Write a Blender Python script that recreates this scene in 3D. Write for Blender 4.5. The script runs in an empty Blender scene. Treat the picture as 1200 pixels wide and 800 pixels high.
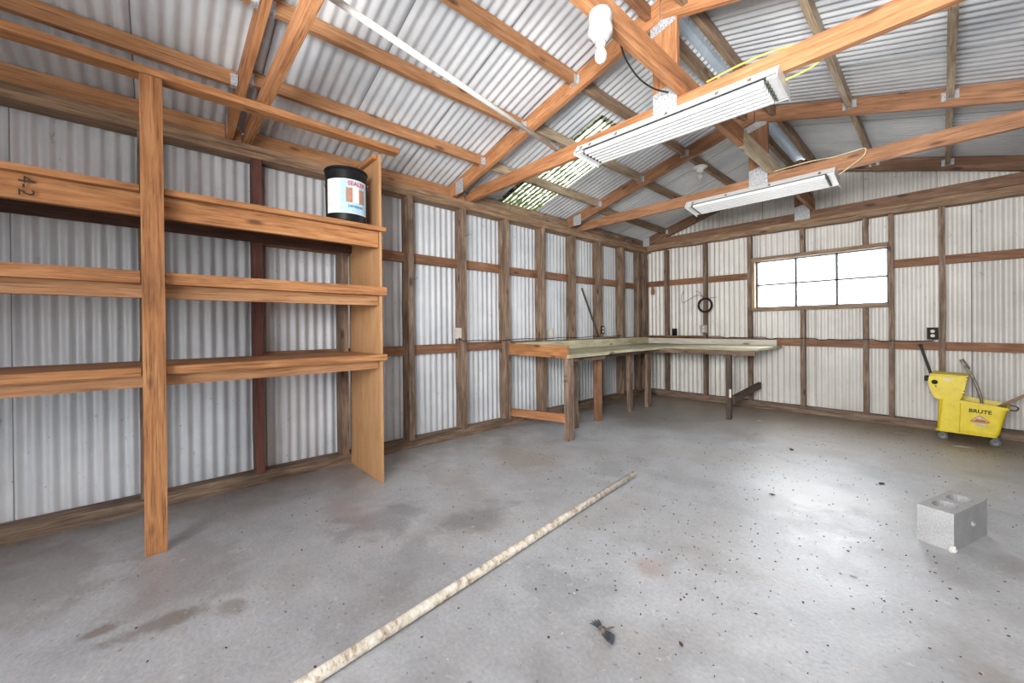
import bpy, bmesh, math, random
from mathutils import Vector, Matrix
random.seed(7)
S = bpy.context.scene
COL = S.collection
PI = math.pi

# ---------------------------------------------------------------- camera
cd = bpy.data.cameras.new('camera'); cam = bpy.data.objects.new('camera', cd); COL.objects.link(cam)
F_PX, YAW, CY, PITCH, ROLL = 458.41, 0.8326, 385.78, 0.0035, -0.0089
cd.sensor_width = 36; cd.lens = F_PX/1200*36; cd.shift_y = -(400-CY)/1200; cd.clip_start = 0.02
Fv = Vector((-math.sin(YAW), math.cos(YAW), 0)); Rv = Vector((math.cos(YAW), math.sin(YAW), 0)); U = Vector((0, 0, 1))
F = math.cos(PITCH)*Fv - math.sin(PITCH)*U; U2 = math.sin(PITCH)*Fv + math.cos(PITCH)*U
R2 = math.cos(ROLL)*Rv + math.sin(ROLL)*U2; U3 = -math.sin(ROLL)*Rv + math.cos(ROLL)*U2
M = Matrix((R2, U3, -F)).transposed().to_4x4(); M.translation = (3.4931, -6.28, 1.1397)
cam.matrix_world = M
S.camera = cam

# ---------------------------------------------------------------- light
S.view_settings.view_transform = 'Standard'; S.view_settings.look = 'None'
S.view_settings.gamma = 1; S.view_settings.use_curve_mapping = False
S.view_settings.exposure = 0.18
w = bpy.data.worlds.new('overcast_sky'); S.world = w; w.use_nodes = True
wb = w.node_tree.nodes['Background']; wb.inputs[0].default_value = (0.93, 0.96, 1.0, 1); wb.inputs[1].default_value = 4.5

def area(name, loc, target, sx, sy, power, color=(1, 1, 1)):
    l = bpy.data.lights.new(name, 'AREA'); l.shape = 'RECTANGLE'; l.size = sx; l.size_y = sy; l.energy = power; l.color = color
    o = bpy.data.objects.new(name, l); COL.objects.link(o); o.location = loc
    o.rotation_euler = (Vector(target)-Vector(loc)).to_track_quat('-Z', 'Y').to_euler()
    return o
area('door_daylight', (3.1, -8.3, 1.25), (2.6, -3.0, 1.5), 2.4, 2.2, 62, (1.0, 0.985, 0.97))
area('bounce_flash', (3.4, -6.9, 1.7), (2.4, -2.6, 2.75), 0.8, 0.8, 108, (1.0, 0.99, 0.98)).data.spread = math.radians(125)
area('window_daylight', (2.4, 0.6, 2.0), (2.6, -3.0, 0.3), 2.2, 1.2, 230, (0.92, 0.96, 1.0))

# ---------------------------------------------------------------- materials
class NT:
    def __init__(s, name):
        s.m = bpy.data.materials.new(name); s.m.use_nodes = True; s.t = s.m.node_tree; s.n = s.t.nodes; s.l = s.t.links
        s.b = s.n['Principled BSDF']
    def new(s, typ, **k):
        n = s.n.new(typ)
        for a, v in k.items():
            if a.startswith('i_'):
                key = a[2:]; key = int(key) if key.isdigit() else key.replace('_', ' ')
                n.inputs[key].default_value = v
            else: setattr(n, a, v)
        return n
    def link(s, a, b): s.l.new(a, b)
    def coord(s, kind='Object', scale=(1, 1, 1), loc=(0, 0, 0), rand=False):
        c = s.new('ShaderNodeTexCoord'); mp = s.new('ShaderNodeMapping')
        mp.inputs['Scale'].default_value = scale; mp.inputs['Location'].default_value = loc
        s.link(c.outputs[kind], mp.inputs['Vector'])
        if rand:
            oi = s.new('ShaderNodeObjectInfo'); mu = s.new('ShaderNodeMath', operation='MULTIPLY', i_1=37.0)
            s.link(oi.outputs['Random'], mu.inputs[0]); cx = s.new('ShaderNodeCombineXYZ')
            for k in range(3): s.link(mu.outputs[0], cx.inputs[k])
            s.link(cx.outputs[0], mp.inputs['Location'])
        return mp.outputs[0]
    def noise(s, vec, scale, detail=4, rough=0.5, dist=0.0):
        n = s.new('ShaderNodeTexNoise'); n.inputs['Scale'].default_value = scale; n.inputs['Detail'].default_value = detail
        n.inputs['Roughness'].default_value = rough; n.inputs['Distortion'].default_value = dist
        s.link(vec, n.inputs['Vector']); return n.outputs[0]
    def ramp(s, fac, stops):
        r = s.new('ShaderNodeValToRGB'); e = r.color_ramp.elements
        while len(e) < len(stops): e.new(0.5)
        for i, (p, c) in enumerate(stops):
            e[i].position = p; e[i].color = (c if len(c) == 4 else (*c, 1)) if not isinstance(c, (int, float)) else (c, c, c, 1)
        s.link(fac, r.inputs[0]); return r.outputs[0]
    def mix(s, fac, a, b, mode='MIX'):
        n = s.new('ShaderNodeMix', data_type='RGBA', blend_type=mode)
        for i, v in ((0, fac), (6, a), (7, b)):
            if hasattr(v, 'links'): s.link(v, n.inputs[i])
            elif isinstance(v, (int, float)): n.inputs[i].default_value = v if i == 0 else (v, v, v, 1)
            else: n.inputs[i].default_value = (*v, 1)
        return n.outputs[2]
    def math(s, op, a, b=0.0):
        n = s.new('ShaderNodeMath', operation=op)
        for i, v in ((0, a), (1, b)):
            if hasattr(v, 'links'): s.link(v, n.inputs[i])
            else: n.inputs[i].default_value = v
        return n.outputs[0]
    def bump(s, h, strength=0.3, dist=0.01):
        b = s.new('ShaderNodeBump'); b.inputs['Strength'].default_value = strength; b.inputs['Distance'].default_value = dist
        s.link(h, b.inputs['Height']); s.link(b.outputs[0], s.b.inputs['Normal'])
    def col(s, c, rough=0.7, metal=0.0):
        if hasattr(c, 'links'): s.link(c, s.b.inputs['Base Color'])
        else: s.b.inputs['Base Color'].default_value = (*c, 1)
        if hasattr(rough, 'links'): s.link(rough, s.b.inputs['Roughness'])
        else: s.b.inputs['Roughness'].default_value = rough
        s.b.inputs['Metallic'].default_value = metal
        return s.m

def plain(name, c, rough=0.6, metal=0.0, var=0.12, scale=14):
    t = NT(name); n = t.noise(t.coord(), scale)
    d = tuple(x*(1-var*2) for x in c); l = tuple(min(1, x*(1+var)) for x in c)
    return t.col(t.ramp(n, [(0.3, d), (0.7, l)]), rough, metal)

def wood(name, dark, mid, light, rough=0.7, stain=0.35, hue_var=0.12):
    """sawn lumber, grain along the local X axis of each board"""
    t = NT(name)
    v = t.coord('Object', (1.1, 11, 11), rand=True)
    n1 = t.noise(v, 2.6, 6, 0.6, 0.8)
    v2 = t.coord('Object', (2.2, 70, 70), rand=True); n2 = t.noise(v2, 2.2, 3, 0.6)
    c = t.ramp(n1, [(0.28, dark), (0.5, mid), (0.74, light)])
    c = t.mix(t.ramp(n2, [(0.30, 0.75), (0.50, 0.0), (0.66, 0.35)]), c, t.ramp(n2, [(0.35, tuple(x*0.45 for x in dark)), (0.62, light)]))
    v3 = t.coord('Object', (2.2, 5, 5), rand=True); n3 = t.noise(v3, 1.5, 3)
    c = t.mix(t.ramp(n3, [(0.5, 0.0), (0.72, stain)]), c, tuple(x*0.45 for x in dark))
    # knots
    v4 = t.coord('Object', (2.6, 8, 8), rand=True); vo = t.new('ShaderNodeTexVoronoi'); vo.inputs['Scale'].default_value = 1.0
    t.link(v4, vo.inputs['Vector'])
    c = t.mix(t.ramp(vo.outputs['Distance'], [(0.07, 0.85), (0.16, 0.0)]), c, tuple(x*0.35 for x in dark))
    oi = t.new('ShaderNodeObjectInfo')
    rv = t.math('ADD', t.math('MULTIPLY', oi.outputs['Random'], 2*hue_var), 1-hue_var)
    hs = t.new('ShaderNodeHueSaturation'); t.link(rv, hs.inputs['Value']); t.link(c, hs.inputs['Color'])
    t.bump(n2, 0.35, 0.004)
    return t.col(hs.outputs[0], rough)

W_STUD = wood('weathered_stud_wood', (0.075, 0.046, 0.03), (0.195, 0.125, 0.082), (0.40, 0.295, 0.21), stain=.55)
W_PURLR = wood('flash_pale_purlin_wood', (0.24, 0.165, 0.10), (0.44, 0.335, 0.225), (0.62, 0.51, 0.37), stain=0.25)  # flash brightness on the purlin undersides put into the wood colour
W_PLATE = wood('weathered_plate_wood', (0.13, 0.075, 0.042), (0.27, 0.165, 0.095), (0.43, 0.30, 0.19), stain=0.5)
W_GIRT = wood('reddish_blocking_wood', (0.13, 0.058, 0.028), (0.25, 0.115, 0.058), (0.37, 0.19, 0.10))
W_FIR = wood('orange_fir_truss_wood', (0.26, 0.10, 0.036), (0.44, 0.192, 0.077), (0.57, 0.29, 0.135), stain=0.2, hue_var=0.06)
W_FIR2 = wood('brown_fir_truss_wood', (0.19, 0.085, 0.040), (0.33, 0.155, 0.074), (0.47, 0.25, 0.135), stain=0.3)
W_FIR3 = wood('dark_gable_truss_wood', (0.11, 0.055, 0.03), (0.20, 0.105, 0.06), (0.31, 0.18, 0.11), stain=0.4)
W_PURL = wood('orange_purlin_wood', (0.27, 0.115, 0.045), (0.44, 0.21, 0.09), (0.58, 0.32, 0.16), stain=0.25)
W_PURLG = wood('greyed_purlin_wood', (0.16, 0.10, 0.06), (0.30, 0.20, 0.125), (0.48, 0.35, 0.23), stain=0.4)
W_SHELF = wood('orange_shelf_wood', (0.22, 0.085, 0.028), (0.42, 0.178, 0.062), (0.56, 0.285, 0.12), stain=0.3, hue_var=0.06)
W_RED = wood('reddish_painted_stud', (0.10, 0.035, 0.028), (0.16, 0.055, 0.04), (0.22, 0.09, 0.06))
W_BACKJ = wood('dark_brown_stained_joist', (0.035, 0.014, 0.008), (0.07, 0.028, 0.015), (0.12, 0.05, 0.028))
W_PALE = wood('hotspot_pale_plank', (0.38, 0.30, 0.19), (0.58, 0.48, 0.33), (0.72, 0.63, 0.46), stain=0.1)  # light hotspot on the tie beam put into the plank colour
W_DARK = wood('dark_stained_leg_wood', (0.04, 0.028, 0.02), (0.085, 0.058, 0.042), (0.14, 0.10, 0.075))
W_GREEN = wood('pale_greenish_bench_board', (0.30, 0.27, 0.16), (0.46, 0.43, 0.28), (0.60, 0.57, 0.41), stain=0.3)
W_WHITE = wood('whitewashed_board', (0.50, 0.46, 0.38), (0.68, 0.65, 0.56), (0.78, 0.76, 0.69), stain=0.1)
W_HANDLE = wood('worn_handle_wood', (0.22, 0.13, 0.08), (0.38, 0.25, 0.17), (0.52, 0.38, 0.28), stain=0.1)

def plywood():
    t = NT('orange_plywood')
    n1 = t.noise(t.coord('Object', (6, 1.2, 1.2)), 1.6, 5, 0.6, 1.5)
    n2 = t.noise(t.coord('Object', (60, 3, 60)), 2.0, 3)
    c = t.ramp(n1, [(0.3, (0.40, 0.20, 0.085)), (0.7, (0.58, 0.33, 0.155))])
    c = t.mix(0.25, c, t.ramp(n2, [(0.3, (0.30, 0.14, 0.06)), (0.7, (0.62, 0.37, 0.18))]))
    sp = t.new('ShaderNodeSeparateXYZ'); t.link(t.coord('Object'), sp.inputs[0])
    return t.col(c, 0.75)
PLY = plywood()

def steel(name, lo, hi, rust=(0.20, 0.13, 0.08), rust_amt=0.35, metal=0.12, rough=0.5):
    t = NT(name)
    v = t.coord('Object', (1, 1, 1), rand=True)
    n = t.noise(v, 2.2, 5, 0.6); c = t.ramp(n, [(0.3, lo), (0.7, hi)])
    vs = t.coord('Object', (22, 22, 1.2), rand=True); ns = t.noise(vs, 1.5, 4, 0.6)
    c = t.mix(t.ramp(ns, [(0.5, 0.0), (0.75, 0.30)]), c, tuple(x*0.62 for x in lo))
    v2 = t.coord('Object', (1, 1, 0.6), rand=True); n2 = t.noise(v2, 17, 3, 0.7)
    c = t.mix(t.ramp(n2, [(0.66, 0.0), (0.74, rust_amt)]), c, rust)
    n3 = t.noise(v2, 45, 2, 0.6)
    c = t.mix(t.ramp(n3, [(0.72, 0.0), (0.77, rust_amt*1.3)]), c, tuple(x*0.4 for x in rust))
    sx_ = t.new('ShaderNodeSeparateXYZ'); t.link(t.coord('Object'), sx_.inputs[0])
    c = t.mix(t.ramp(sx_.outputs[0], [(0.0035, 0.85), (0.007, 0.0)]), c, (0.06, 0.05, 0.045))  # gap shadow along the sheet's seam edge, painted into the colour
    oi = t.new('ShaderNodeObjectInfo'); hs = t.new('ShaderNodeHueSaturation')
    t.link(t.math('ADD', t.math('MULTIPLY', oi.outputs['Random'], 0.14), 0.93), hs.inputs['Value']); t.link(c, hs.inputs['Color'])
    return t.col(hs.outputs[0], rough, metal)
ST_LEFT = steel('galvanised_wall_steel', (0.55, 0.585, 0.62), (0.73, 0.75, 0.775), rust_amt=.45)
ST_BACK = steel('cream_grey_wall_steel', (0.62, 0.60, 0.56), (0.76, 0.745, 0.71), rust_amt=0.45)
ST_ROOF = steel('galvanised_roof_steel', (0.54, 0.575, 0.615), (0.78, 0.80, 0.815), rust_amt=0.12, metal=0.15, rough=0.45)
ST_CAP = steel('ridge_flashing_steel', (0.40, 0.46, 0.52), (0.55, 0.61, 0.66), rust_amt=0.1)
GALV = None
def galv():
    t = NT('spangled_galvanised_plate')
    vo = t.new('ShaderNodeTexVoronoi'); vo.inputs['Scale'].default_value = 90; t.link(t.coord(), vo.inputs['Vector'])
    c = t.ramp(vo.outputs['Distance'], [(0.15, (0.16, 0.17, 0.18)), (0.3, (0.46, 0.48, 0.50)), (0.8, (0.62, 0.64, 0.66))])
    return t.col(c, 0.45, 0.35)
GALV = galv()

def skylight():
    t = NT('mossy_fibreglass')
    sp = t.new('ShaderNodeSeparateXYZ'); t.link(t.coord('Object'), sp.inputs[0])
    rib = t.math('SINE', t.math('MULTIPLY', sp.outputs[0], 2*PI/PITCH_C))
    n = t.noise(t.coord('Object', (5, 5, 1.6)), 8, 5, 0.7, 0.1)
    low = t.ramp(t.math('MULTIPLY', sp.outputs[2], 1/1.6), [(0.10, 0.14), (0.62, -0.0)])
    n = t.math('SUBTRACT', t.math('ADD', n, t.math('MULTIPLY', rib, 0.16)), low)
    c = t.ramp(n, [(0.40, (0.035, 0.045, 0.02)), (0.50, (0.15, 0.17, 0.08)), (0.58, (0.90, 0.91, 0.78))])
    tr = t.new('ShaderNodeBsdfTranslucent'); t.link(c, tr.inputs[0])
    t.col(c, 0.5)
    mx = t.new('ShaderNodeMixShader', i_0=0.7); t.link(t.b.outputs[0], mx.inputs[1]); t.link(tr.outputs[0], mx.inputs[2])
    t.link(mx.outputs[0], t.n['Material Output'].inputs[0]); return t.m
PITCH_C = 0.0677
SKYL = skylight()

def concrete():
    t = NT('stained_concrete_slab')
    v = t.coord('Object')
    n1 = t.noise(v, 0.9, 6, 0.6, 0.3); n2 = t.noise(v, 5, 6, 0.65); n3 = t.noise(v, 60, 4, 0.6)
    c = t.ramp(n1, [(0.34, (0.29, 0.30, 0.325)), (0.52, (0.42, 0.435, 0.46)), (0.70, (0.53, 0.545, 0.57))])
    c = t.mix(0.42, c, t.ramp(n2, [(0.3, (0.27, 0.28, 0.31)), (0.7, (0.56, 0.58, 0.61))]))
    c = t.mix(0.2, c, t.ramp(n3, [(0.35, (0.22, 0.22, 0.22)), (0.65, (0.60, 0.60, 0.60))]))
    n7 = t.noise(t.coord('Object', (1, 1, 1), (2, 5, 0)), 2.3, 5, 0.6, 0.5); c = t.mix(t.ramp(n7, [(0.52, 0.0), (0.68, 0.42)]), c, (0.235, 0.235, 0.245))
    # brown dirt washed in patches
    n4 = t.noise(t.coord('Object', (1, 1, 1), (7, 3, 0)), 1.3, 5, 0.62)
    c = t.mix(t.ramp(n4, [(0.5, 0.0), (0.7, 0.38)]), c, (0.30, 0.255, 0.215))
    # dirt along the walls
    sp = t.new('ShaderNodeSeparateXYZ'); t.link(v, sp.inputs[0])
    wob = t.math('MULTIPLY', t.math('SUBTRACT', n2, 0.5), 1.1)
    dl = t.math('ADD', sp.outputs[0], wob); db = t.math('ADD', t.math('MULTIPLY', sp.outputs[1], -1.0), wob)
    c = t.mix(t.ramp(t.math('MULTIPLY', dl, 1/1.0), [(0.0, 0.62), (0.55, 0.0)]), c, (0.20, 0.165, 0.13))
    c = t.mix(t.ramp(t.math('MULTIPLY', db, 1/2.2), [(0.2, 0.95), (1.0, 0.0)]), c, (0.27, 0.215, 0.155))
    # individual damp and oil marks and one painted window glare: x, y, rx, ry, strength, colour
    marks = [(1.60, -4.85, .16, .30, .55, (0.17, 0.17, 0.18)), (1.24, -5.30, .22, .30, .45, (0.19, 0.19, 0.20)), (1.75, -5.3, .35, .12, .25, (0.22, 0.22, 0.23)),
             (1.51, -6.06, .075, .06, .55, (0.20, 0.155, 0.11)), (1.435, -6.28, .06, .17, .6, (0.13, 0.10, 0.075)), (1.335, -6.44, .035, .07, .6, (0.13, 0.09, 0.06)),
             (2.38, -5.00, .25, .25, .42, (0.23, 0.235, 0.24)), (1.1, -6.2, .45, .3, .35, (0.23, 0.19, 0.16)), (0.7, -6.7, .5, .35, .4, (0.22, 0.18, 0.15)),
             (1.0, -5.4, .35, .12, .3, (0.32, 0.22, 0.20)), (2.55, -4.55, .10, .12, .3, (0.42, 0.26, 0.20)), (0.95, -3.9, .5, .3, .45, (0.34, 0.27, 0.20)),
             (3.9, -3.3, .35, .25, .3, (0.22, 0.205, 0.19)), (3.75, -4.3, .3, .12, .35, (0.22, 0.17, 0.13)), (2.9, -3.0, .5, .35, .5, (0.60, 0.60, 0.605)),  # the last, lightest patch here is window glare painted onto the slab
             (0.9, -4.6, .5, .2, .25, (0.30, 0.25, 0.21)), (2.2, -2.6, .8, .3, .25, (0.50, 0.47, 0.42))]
    for x, y, rx, ry, st, colr, *an in marks:
        mp = t.new('ShaderNodeMapping'); mp.vector_type = 'TEXTURE'
        mp.inputs['Location'].default_value = (x, y, 0); mp.inputs['Scale'].default_value = (rx, ry, 1)
        if an: mp.inputs['Rotation'].default_value = (0, 0, math.radians(an[0]))
        t.link(v, mp.inputs[0]); ln = t.new('ShaderNodeVectorMath', operation='LENGTH'); t.link(mp.outputs[0], ln.inputs[0])
        d = t.math('ADD', ln.outputs['Value'], t.math('MULTIPLY', t.math('SUBTRACT', n2, 0.5), 2.4))
        c = t.mix(t.ramp(d, [(0.45, st), (1.0, 0.0)]), c, colr)
    # grit specks
    n5 = t.noise(v, 38, 2, 0.5); c = t.mix(t.ramp(n5, [(0.67, 0.0), (0.73, 0.6)]), c, (0.13, 0.11, 0.09))
    n6 = t.noise(t.coord('Object', (1, 1, 1), (3, 9, 0)), 23, 3, 0.6); c = t.mix(t.ramp(n6, [(0.64, 0.0), (0.72, 0.4)]), c, (0.66, 0.66, 0.66))
    t.bump(t.math('ADD', n2, n3), 0.25, 0.006)
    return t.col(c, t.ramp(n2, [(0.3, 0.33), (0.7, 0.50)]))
CONC = concrete()

def block_mat():
    t = NT('pitted_concrete_block'); v = t.coord()
    n = t.noise(v, 130, 3, 0.7); n2 = t.noise(v, 9, 4)
    c = t.mix(0.5, t.ramp(n, [(0.3, (0.19, 0.19, 0.195)), (0.7, (0.48, 0.48, 0.485))]), t.ramp(n2, [(0.3, (0.33, 0.33, 0.335)), (0.7, (0.46, 0.46, 0.465))]))
    t.bump(n, 0.6, 0.004); return t.col(c, 0.95)
BLOCK = block_mat()
def pvc():
    t = NT('dirty_white_pipe'); n = t.noise(t.coord('Object', (1.5, 9, 9)), 3.5, 5, 0.7)
    return t.col(t.ramp(n, [(0.34, (0.26, 0.19, 0.12)), (0.50, (0.58, 0.52, 0.43)), (0.7, (0.76, 0.73, 0.66))]), 0.5)
PVC = pvc()
PVC_CLEAN = plain('clean_white_pipe', (0.80, 0.79, 0.74), 0.45, 0, 0.06)
YELLOW = None
def yel():
    t = NT('scuffed_yellow_plastic'); v = t.coord()
    n = t.noise(v, 9, 5, 0.7); n2 = t.noise(v, 40, 3)
    c = t.ramp(n, [(0.3, (0.66, 0.50, 0.02)), (0.65, (0.80, 0.64, 0.03))])
    c = t.mix(t.ramp(n2, [(0.64, 0.0), (0.75, 0.5)]), c, (0.36, 0.28, 0.10)); return t.col(c, 0.45)
YELLOW = yel()
BLACK = plain('black_plastic', (0.012, 0.012, 0.013), 0.45)
BLACKP = plain('black_pail_enamel', (0.012, 0.013, 0.015), 0.4)
CASTER = plain('grey_caster_rubber', (0.16, 0.16, 0.16), 0.7)
CASTERM = plain('caster_steel', (0.30, 0.30, 0.30), 0.45, 0.6)
PORC = plain('white_porcelain', (0.48, 0.48, 0.465), 0.3, 0, 0.04)
WHITE = plain('white_enamel', (0.80, 0.80, 0.79), 0.35, 0, 0.03)
TUBE = plain('white_lamp_tube', (0.86, 0.87, 0.87), 0.25, 0, 0.02)
SOCK = plain('dark_green_socket', (0.06, 0.08, 0.05), 0.6)
CLIP = plain('grey_clip_steel', (0.32, 0.32, 0.31), 0.4, 0.6)
OLDWHITE = plain('yellowed_white_plastic', (0.66, 0.63, 0.55), 0.5, 0, 0.08)
GREYBOX = plain('grey_box_steel', (0.40, 0.39, 0.36), 0.5, 0.3)
BROWNBOX = plain('dark_brown_plastic', (0.03, 0.022, 0.018), 0.6)
WIREB = plain('black_cable', (0.03, 0.028, 0.026), 0.6)
WIREY = plain('yellow_cord', (0.80, 0.66, 0.10), 0.5)
WIREC = plain('cream_cord', (0.72, 0.60, 0.36), 0.5)
MUNT = plain('dark_window_steel', (0.09, 0.095, 0.10), 0.5, 0.3)
RUSTY = plain('rusty_iron', (0.34, 0.20, 0.11), 0.8, 0.1, 0.25, 60)
NAIL = plain('nail_steel', (0.15, 0.12, 0.10), 0.5, 0.6)
TXT_DARK = plain('faded_black_ink', (0.05, 0.03, 0.025), 0.8)
TXT_BLACK = plain('black_lettering', (0.012, 0.012, 0.012), 0.6)
TXT_RED = plain('red_lettering', (0.62, 0.05, 0.05), 0.5)
TXT_BLUE = plain('blue_lettering', (0.05, 0.16, 0.36), 0.5)
LBL_BLUE = plain('pale_blue_label_print', (0.42, 0.62, 0.74), 0.5, 0, 0.08, 40)
LBL_WHITE = plain('white_label_paper', (0.78, 0.77, 0.75), 0.55, 0, 0.05, 40)
LBL_BROWN = plain('brown_label_print', (0.40, 0.22, 0.15), 0.55, 0, 0.1, 60)
ORANGE_EM = plain('orange_warning_print', (0.55, 0.20, 0.06), 0.6, 0, 0.15, 60)
LEAF = plain('brown_dry_leaf', (0.12, 0.075, 0.045), 0.9, 0, 0.4, 60)
CHIP = plain('pale_wood_chip', (0.55, 0.50, 0.42), 0.9, 0, 0.25, 60)
PAPERW = plain('white_scrap', (0.62, 0.61, 0.58), 0.8, 0, 0.1, 60)
FEATH = plain('slate_feather', (0.06, 0.065, 0.085), 0.8, 0, 0.35, 80)
FEATHB = plain('dusty_brown_down', (0.16, 0.14, 0.11), 0.9, 0, 0.3, 80)
GRASS = plain('grey_gravel_ground', (0.35, 0.34, 0.30), 0.95, 0, 0.15, 3)
MOP = plain('grey_metal_pipe', (0.34, 0.31, 0.28), 0.5, 0.5, 0.2, 30)
def glass():
    t = NT('dusty_window_glass'); t.col((0.9, 0.95, 0.95), 0.05)
    tr = t.new('ShaderNodeBsdfTransparent'); mx = t.new('ShaderNodeMixShader', i_0=0.88)
    t.link(t.b.outputs[0], mx.inputs[1]); t.link(tr.outputs[0], mx.inputs[2]); t.link(mx.outputs[0], t.n['Material Output'].inputs[0]); return t.m
GLASS = glass()
for m_ in (BLACK, BLACKP, BROWNBOX, CASTER, WIREB, TXT_BLACK): m_.node_tree.nodes['Principled BSDF'].inputs['Specular IOR Level'].default_value = 0.15
def bulbglass():
    t = NT('frosted_bulb_glass'); t.col((0.88, 0.88, 0.86), 0.15); t.b.inputs['Transmission Weight'].default_value = 0.35; return t.m
BULB = bulbglass(); BULB.node_tree.nodes['Principled BSDF'].inputs['Base Color'].default_value = (.66, .66, .64, 1)

# ---------------------------------------------------------------- builders
def link(name, me, mat, parent=None, loc=None, rot=None):
    o = bpy.data.objects.new(name, me); COL.objects.link(o)
    if mat is not None and not me.materials: me.materials.append(mat)
    if loc is not None: o.location = loc
    if rot is not None: o.rotation_euler = rot
    if parent is not None: o.parent = parent
    return o
def bmobj(name, bm, mat, parent=None, loc=None, rot=None, smooth=False):
    bmesh.ops.recalc_face_normals(bm, faces=bm.faces[:])
    me = bpy.data.meshes.new(name); bm.to_mesh(me); bm.free()
    if smooth:
        for p in me.polygons: p.use_smooth = True
    return link(name, me, mat, parent, loc, rot)
def empty(name, loc=(0, 0, 0), rz=0):
    o = bpy.data.objects.new(name, None); COL.objects.link(o); o.location = loc; o.rotation_euler = (0, 0, rz); o.empty_display_size = 0.1; return o
def thing(name, label, cat, loc=(0, 0, 0), rz=0, group=None):
    o = empty(name, loc, rz); return tag(o, label, cat, group)
def tag(o, label, cat, group=None):
    o['label'] = label; o['category'] = cat
    if group: o['group'] = group
    return o
def struct(name, loc=(0, 0, 0)):
    o = empty(name, loc); o['kind'] = 'structure'; return o

def beam(name, p0, p1, t, h, mat, parent=None, cut0=0.0, cut1=0.0, side=None, rough=0.0, seg=1, bev=0.003):
    """lumber from p0 to p1 (centre line); t = thickness sideways, h = size along 'up'; local X is the grain"""
    p0 = Vector(p0); p1 = Vector(p1)
    if parent is not None: p0 = p0-parent.location; p1 = p1-parent.location
    d = p1-p0; L = d.length; x = d.normalized()
    y = Vector(side) if side else (Vector((0, 0, 1)).cross(x) if abs(x.z) < 0.95 else Vector((0, 1, 0)))
    z = x.cross(y).normalized(); y = z.cross(x).normalized()
    bm = bmesh.new(); rings = []
    for i in range(seg+1):
        u = i/seg; xx = -L/2+L*u
        jt = random.uniform(-rough, rough); jh = random.uniform(-rough, rough)
        r = []
        for sy, sz in ((-1, -1), (1, -1), (1, 1), (-1, 1)):
            sh = (cut0*(1-u)+cut1*u)*sz*0.5
            r.append(bm.verts.new((xx+(sh if i in (0, seg) else 0), sy*t/2+jt+random.uniform(-rough, rough)*.5, sz*h/2+jh)))
        rings.append(r)
    for a, b in zip(rings, rings[1:]):
        for k in range(4): bm.faces.new((a[k], a[(k+1) % 4], b[(k+1) % 4], b[k]))
    bm.faces.new(rings[0][::-1]); bm.faces.new(rings[-1])
    if bev:
        es = [e for e in bm.edges if not (any(v in rings[i] for i in range(1, seg) for v in e.verts) and abs((e.verts[0].co-e.verts[1].co).x) < 0.02)]
        bmesh.ops.bevel(bm, geom=es, offset=min(bev, t*.2), segments=1, affect='EDGES')
    o = bmobj(name, bm, mat, parent)
    m = Matrix((x, y, z)).transposed().to_4x4(); m.translation = (p0+p1)/2
    o.matrix_local = m if parent is not None else m
    return o
def box(name, lo, hi, mat, parent=None, bev=0.003, seg=1):
    lo = Vector(lo); hi = Vector(hi); c = (lo+hi)/2; s = hi-lo
    if parent is not None: c = c-parent.location if parent.type == 'EMPTY' else c
    bm = bmesh.new(); bmesh.ops.create_cube(bm, size=1)
    for v in bm.verts: v.co = Vector((v.co.x*s.x, v.co.y*s.y, v.co.z*s.z))
    if bev: bmesh.ops.bevel(bm, geom=bm.edges[:], offset=min(bev, min(s)*.3), segments=seg, affect='EDGES')
    return bmobj(name, bm, mat, parent, c)
def lathe(name, prof, mat, parent=None, loc=(0, 0, 0), rot=(0, 0, 0), n=24, smooth=True, caps=True):
    bm = bmesh.new(); rings = []
    for r, z in prof: rings.append([bm.verts.new((r*math.cos(2*PI*k/n), r*math.sin(2*PI*k/n), z)) for k in range(n)])
    for a, b in zip(rings, rings[1:]):
        for k in range(n): bm.faces.new((a[k], a[(k+1) % n], b[(k+1) % n], b[k]))
    if caps: bm.faces.new(rings[0][::-1]); bm.faces.new(rings[-1])
    o = bmobj(name, bm, mat, parent, loc, rot, smooth)
    if smooth:
        o.data.polygons.foreach_set('use_smooth', [len(p.vertices) == 4 for p in o.data.polygons])
    return o
def tube(name, pts, r, mat, parent=None, n=8, radii=None, closed=False):
    pts = [Vector(p) for p in pts]
    if parent is not None and parent.type == 'EMPTY': pts = [p-parent.location for p in pts]
    c = sum(pts, Vector())/len(pts); bm = bmesh.new(); rings = []
    up = Vector((0, 0, 1))
    for i, p in enumerate(pts):
        a = pts[max(i-1, 0)]; b = pts[min(i+1, len(pts)-1)]; d = (b-a).normalized()
        s = d.cross(up)
        if s.length < 0.05: s = d.cross(Vector((1, 0, 0)))
        s.normalize(); t2 = s.cross(d).normalized(); rr = radii[i] if radii else r
        rings.append([bm.verts.new(p-c+rr*(math.cos(2*PI*k/n)*s+math.sin(2*PI*k/n)*t2)) for k in range(n)])
    for a, b in zip(rings, rings[1:]):
        for k in range(n): bm.faces.new((a[k], a[(k+1) % n], b[(k+1) % n], b[k]))
    bm.faces.new(rings[0][::-1]); bm.faces.new(rings[-1])
    return bmobj(name, bm, mat, parent, c, None, True)
def smooth_path(pts, k=6):
    pts = [Vector(p) for p in pts]; out = []
    for i in range(len(pts)-1):
        p0 = pts[max(i-1, 0)]; p1 = pts[i]; p2 = pts[i+1]; p3 = pts[min(i+2, len(pts)-1)]
        for j in range(k):
            t = j/k; out.append(0.5*((2*p1)+(-p0+p2)*t+(2*p0-5*p1+4*p2-p3)*t*t+(-p0+3*p1-3*p2+p3)*t**3))
    out.append(pts[-1]); return out
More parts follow.
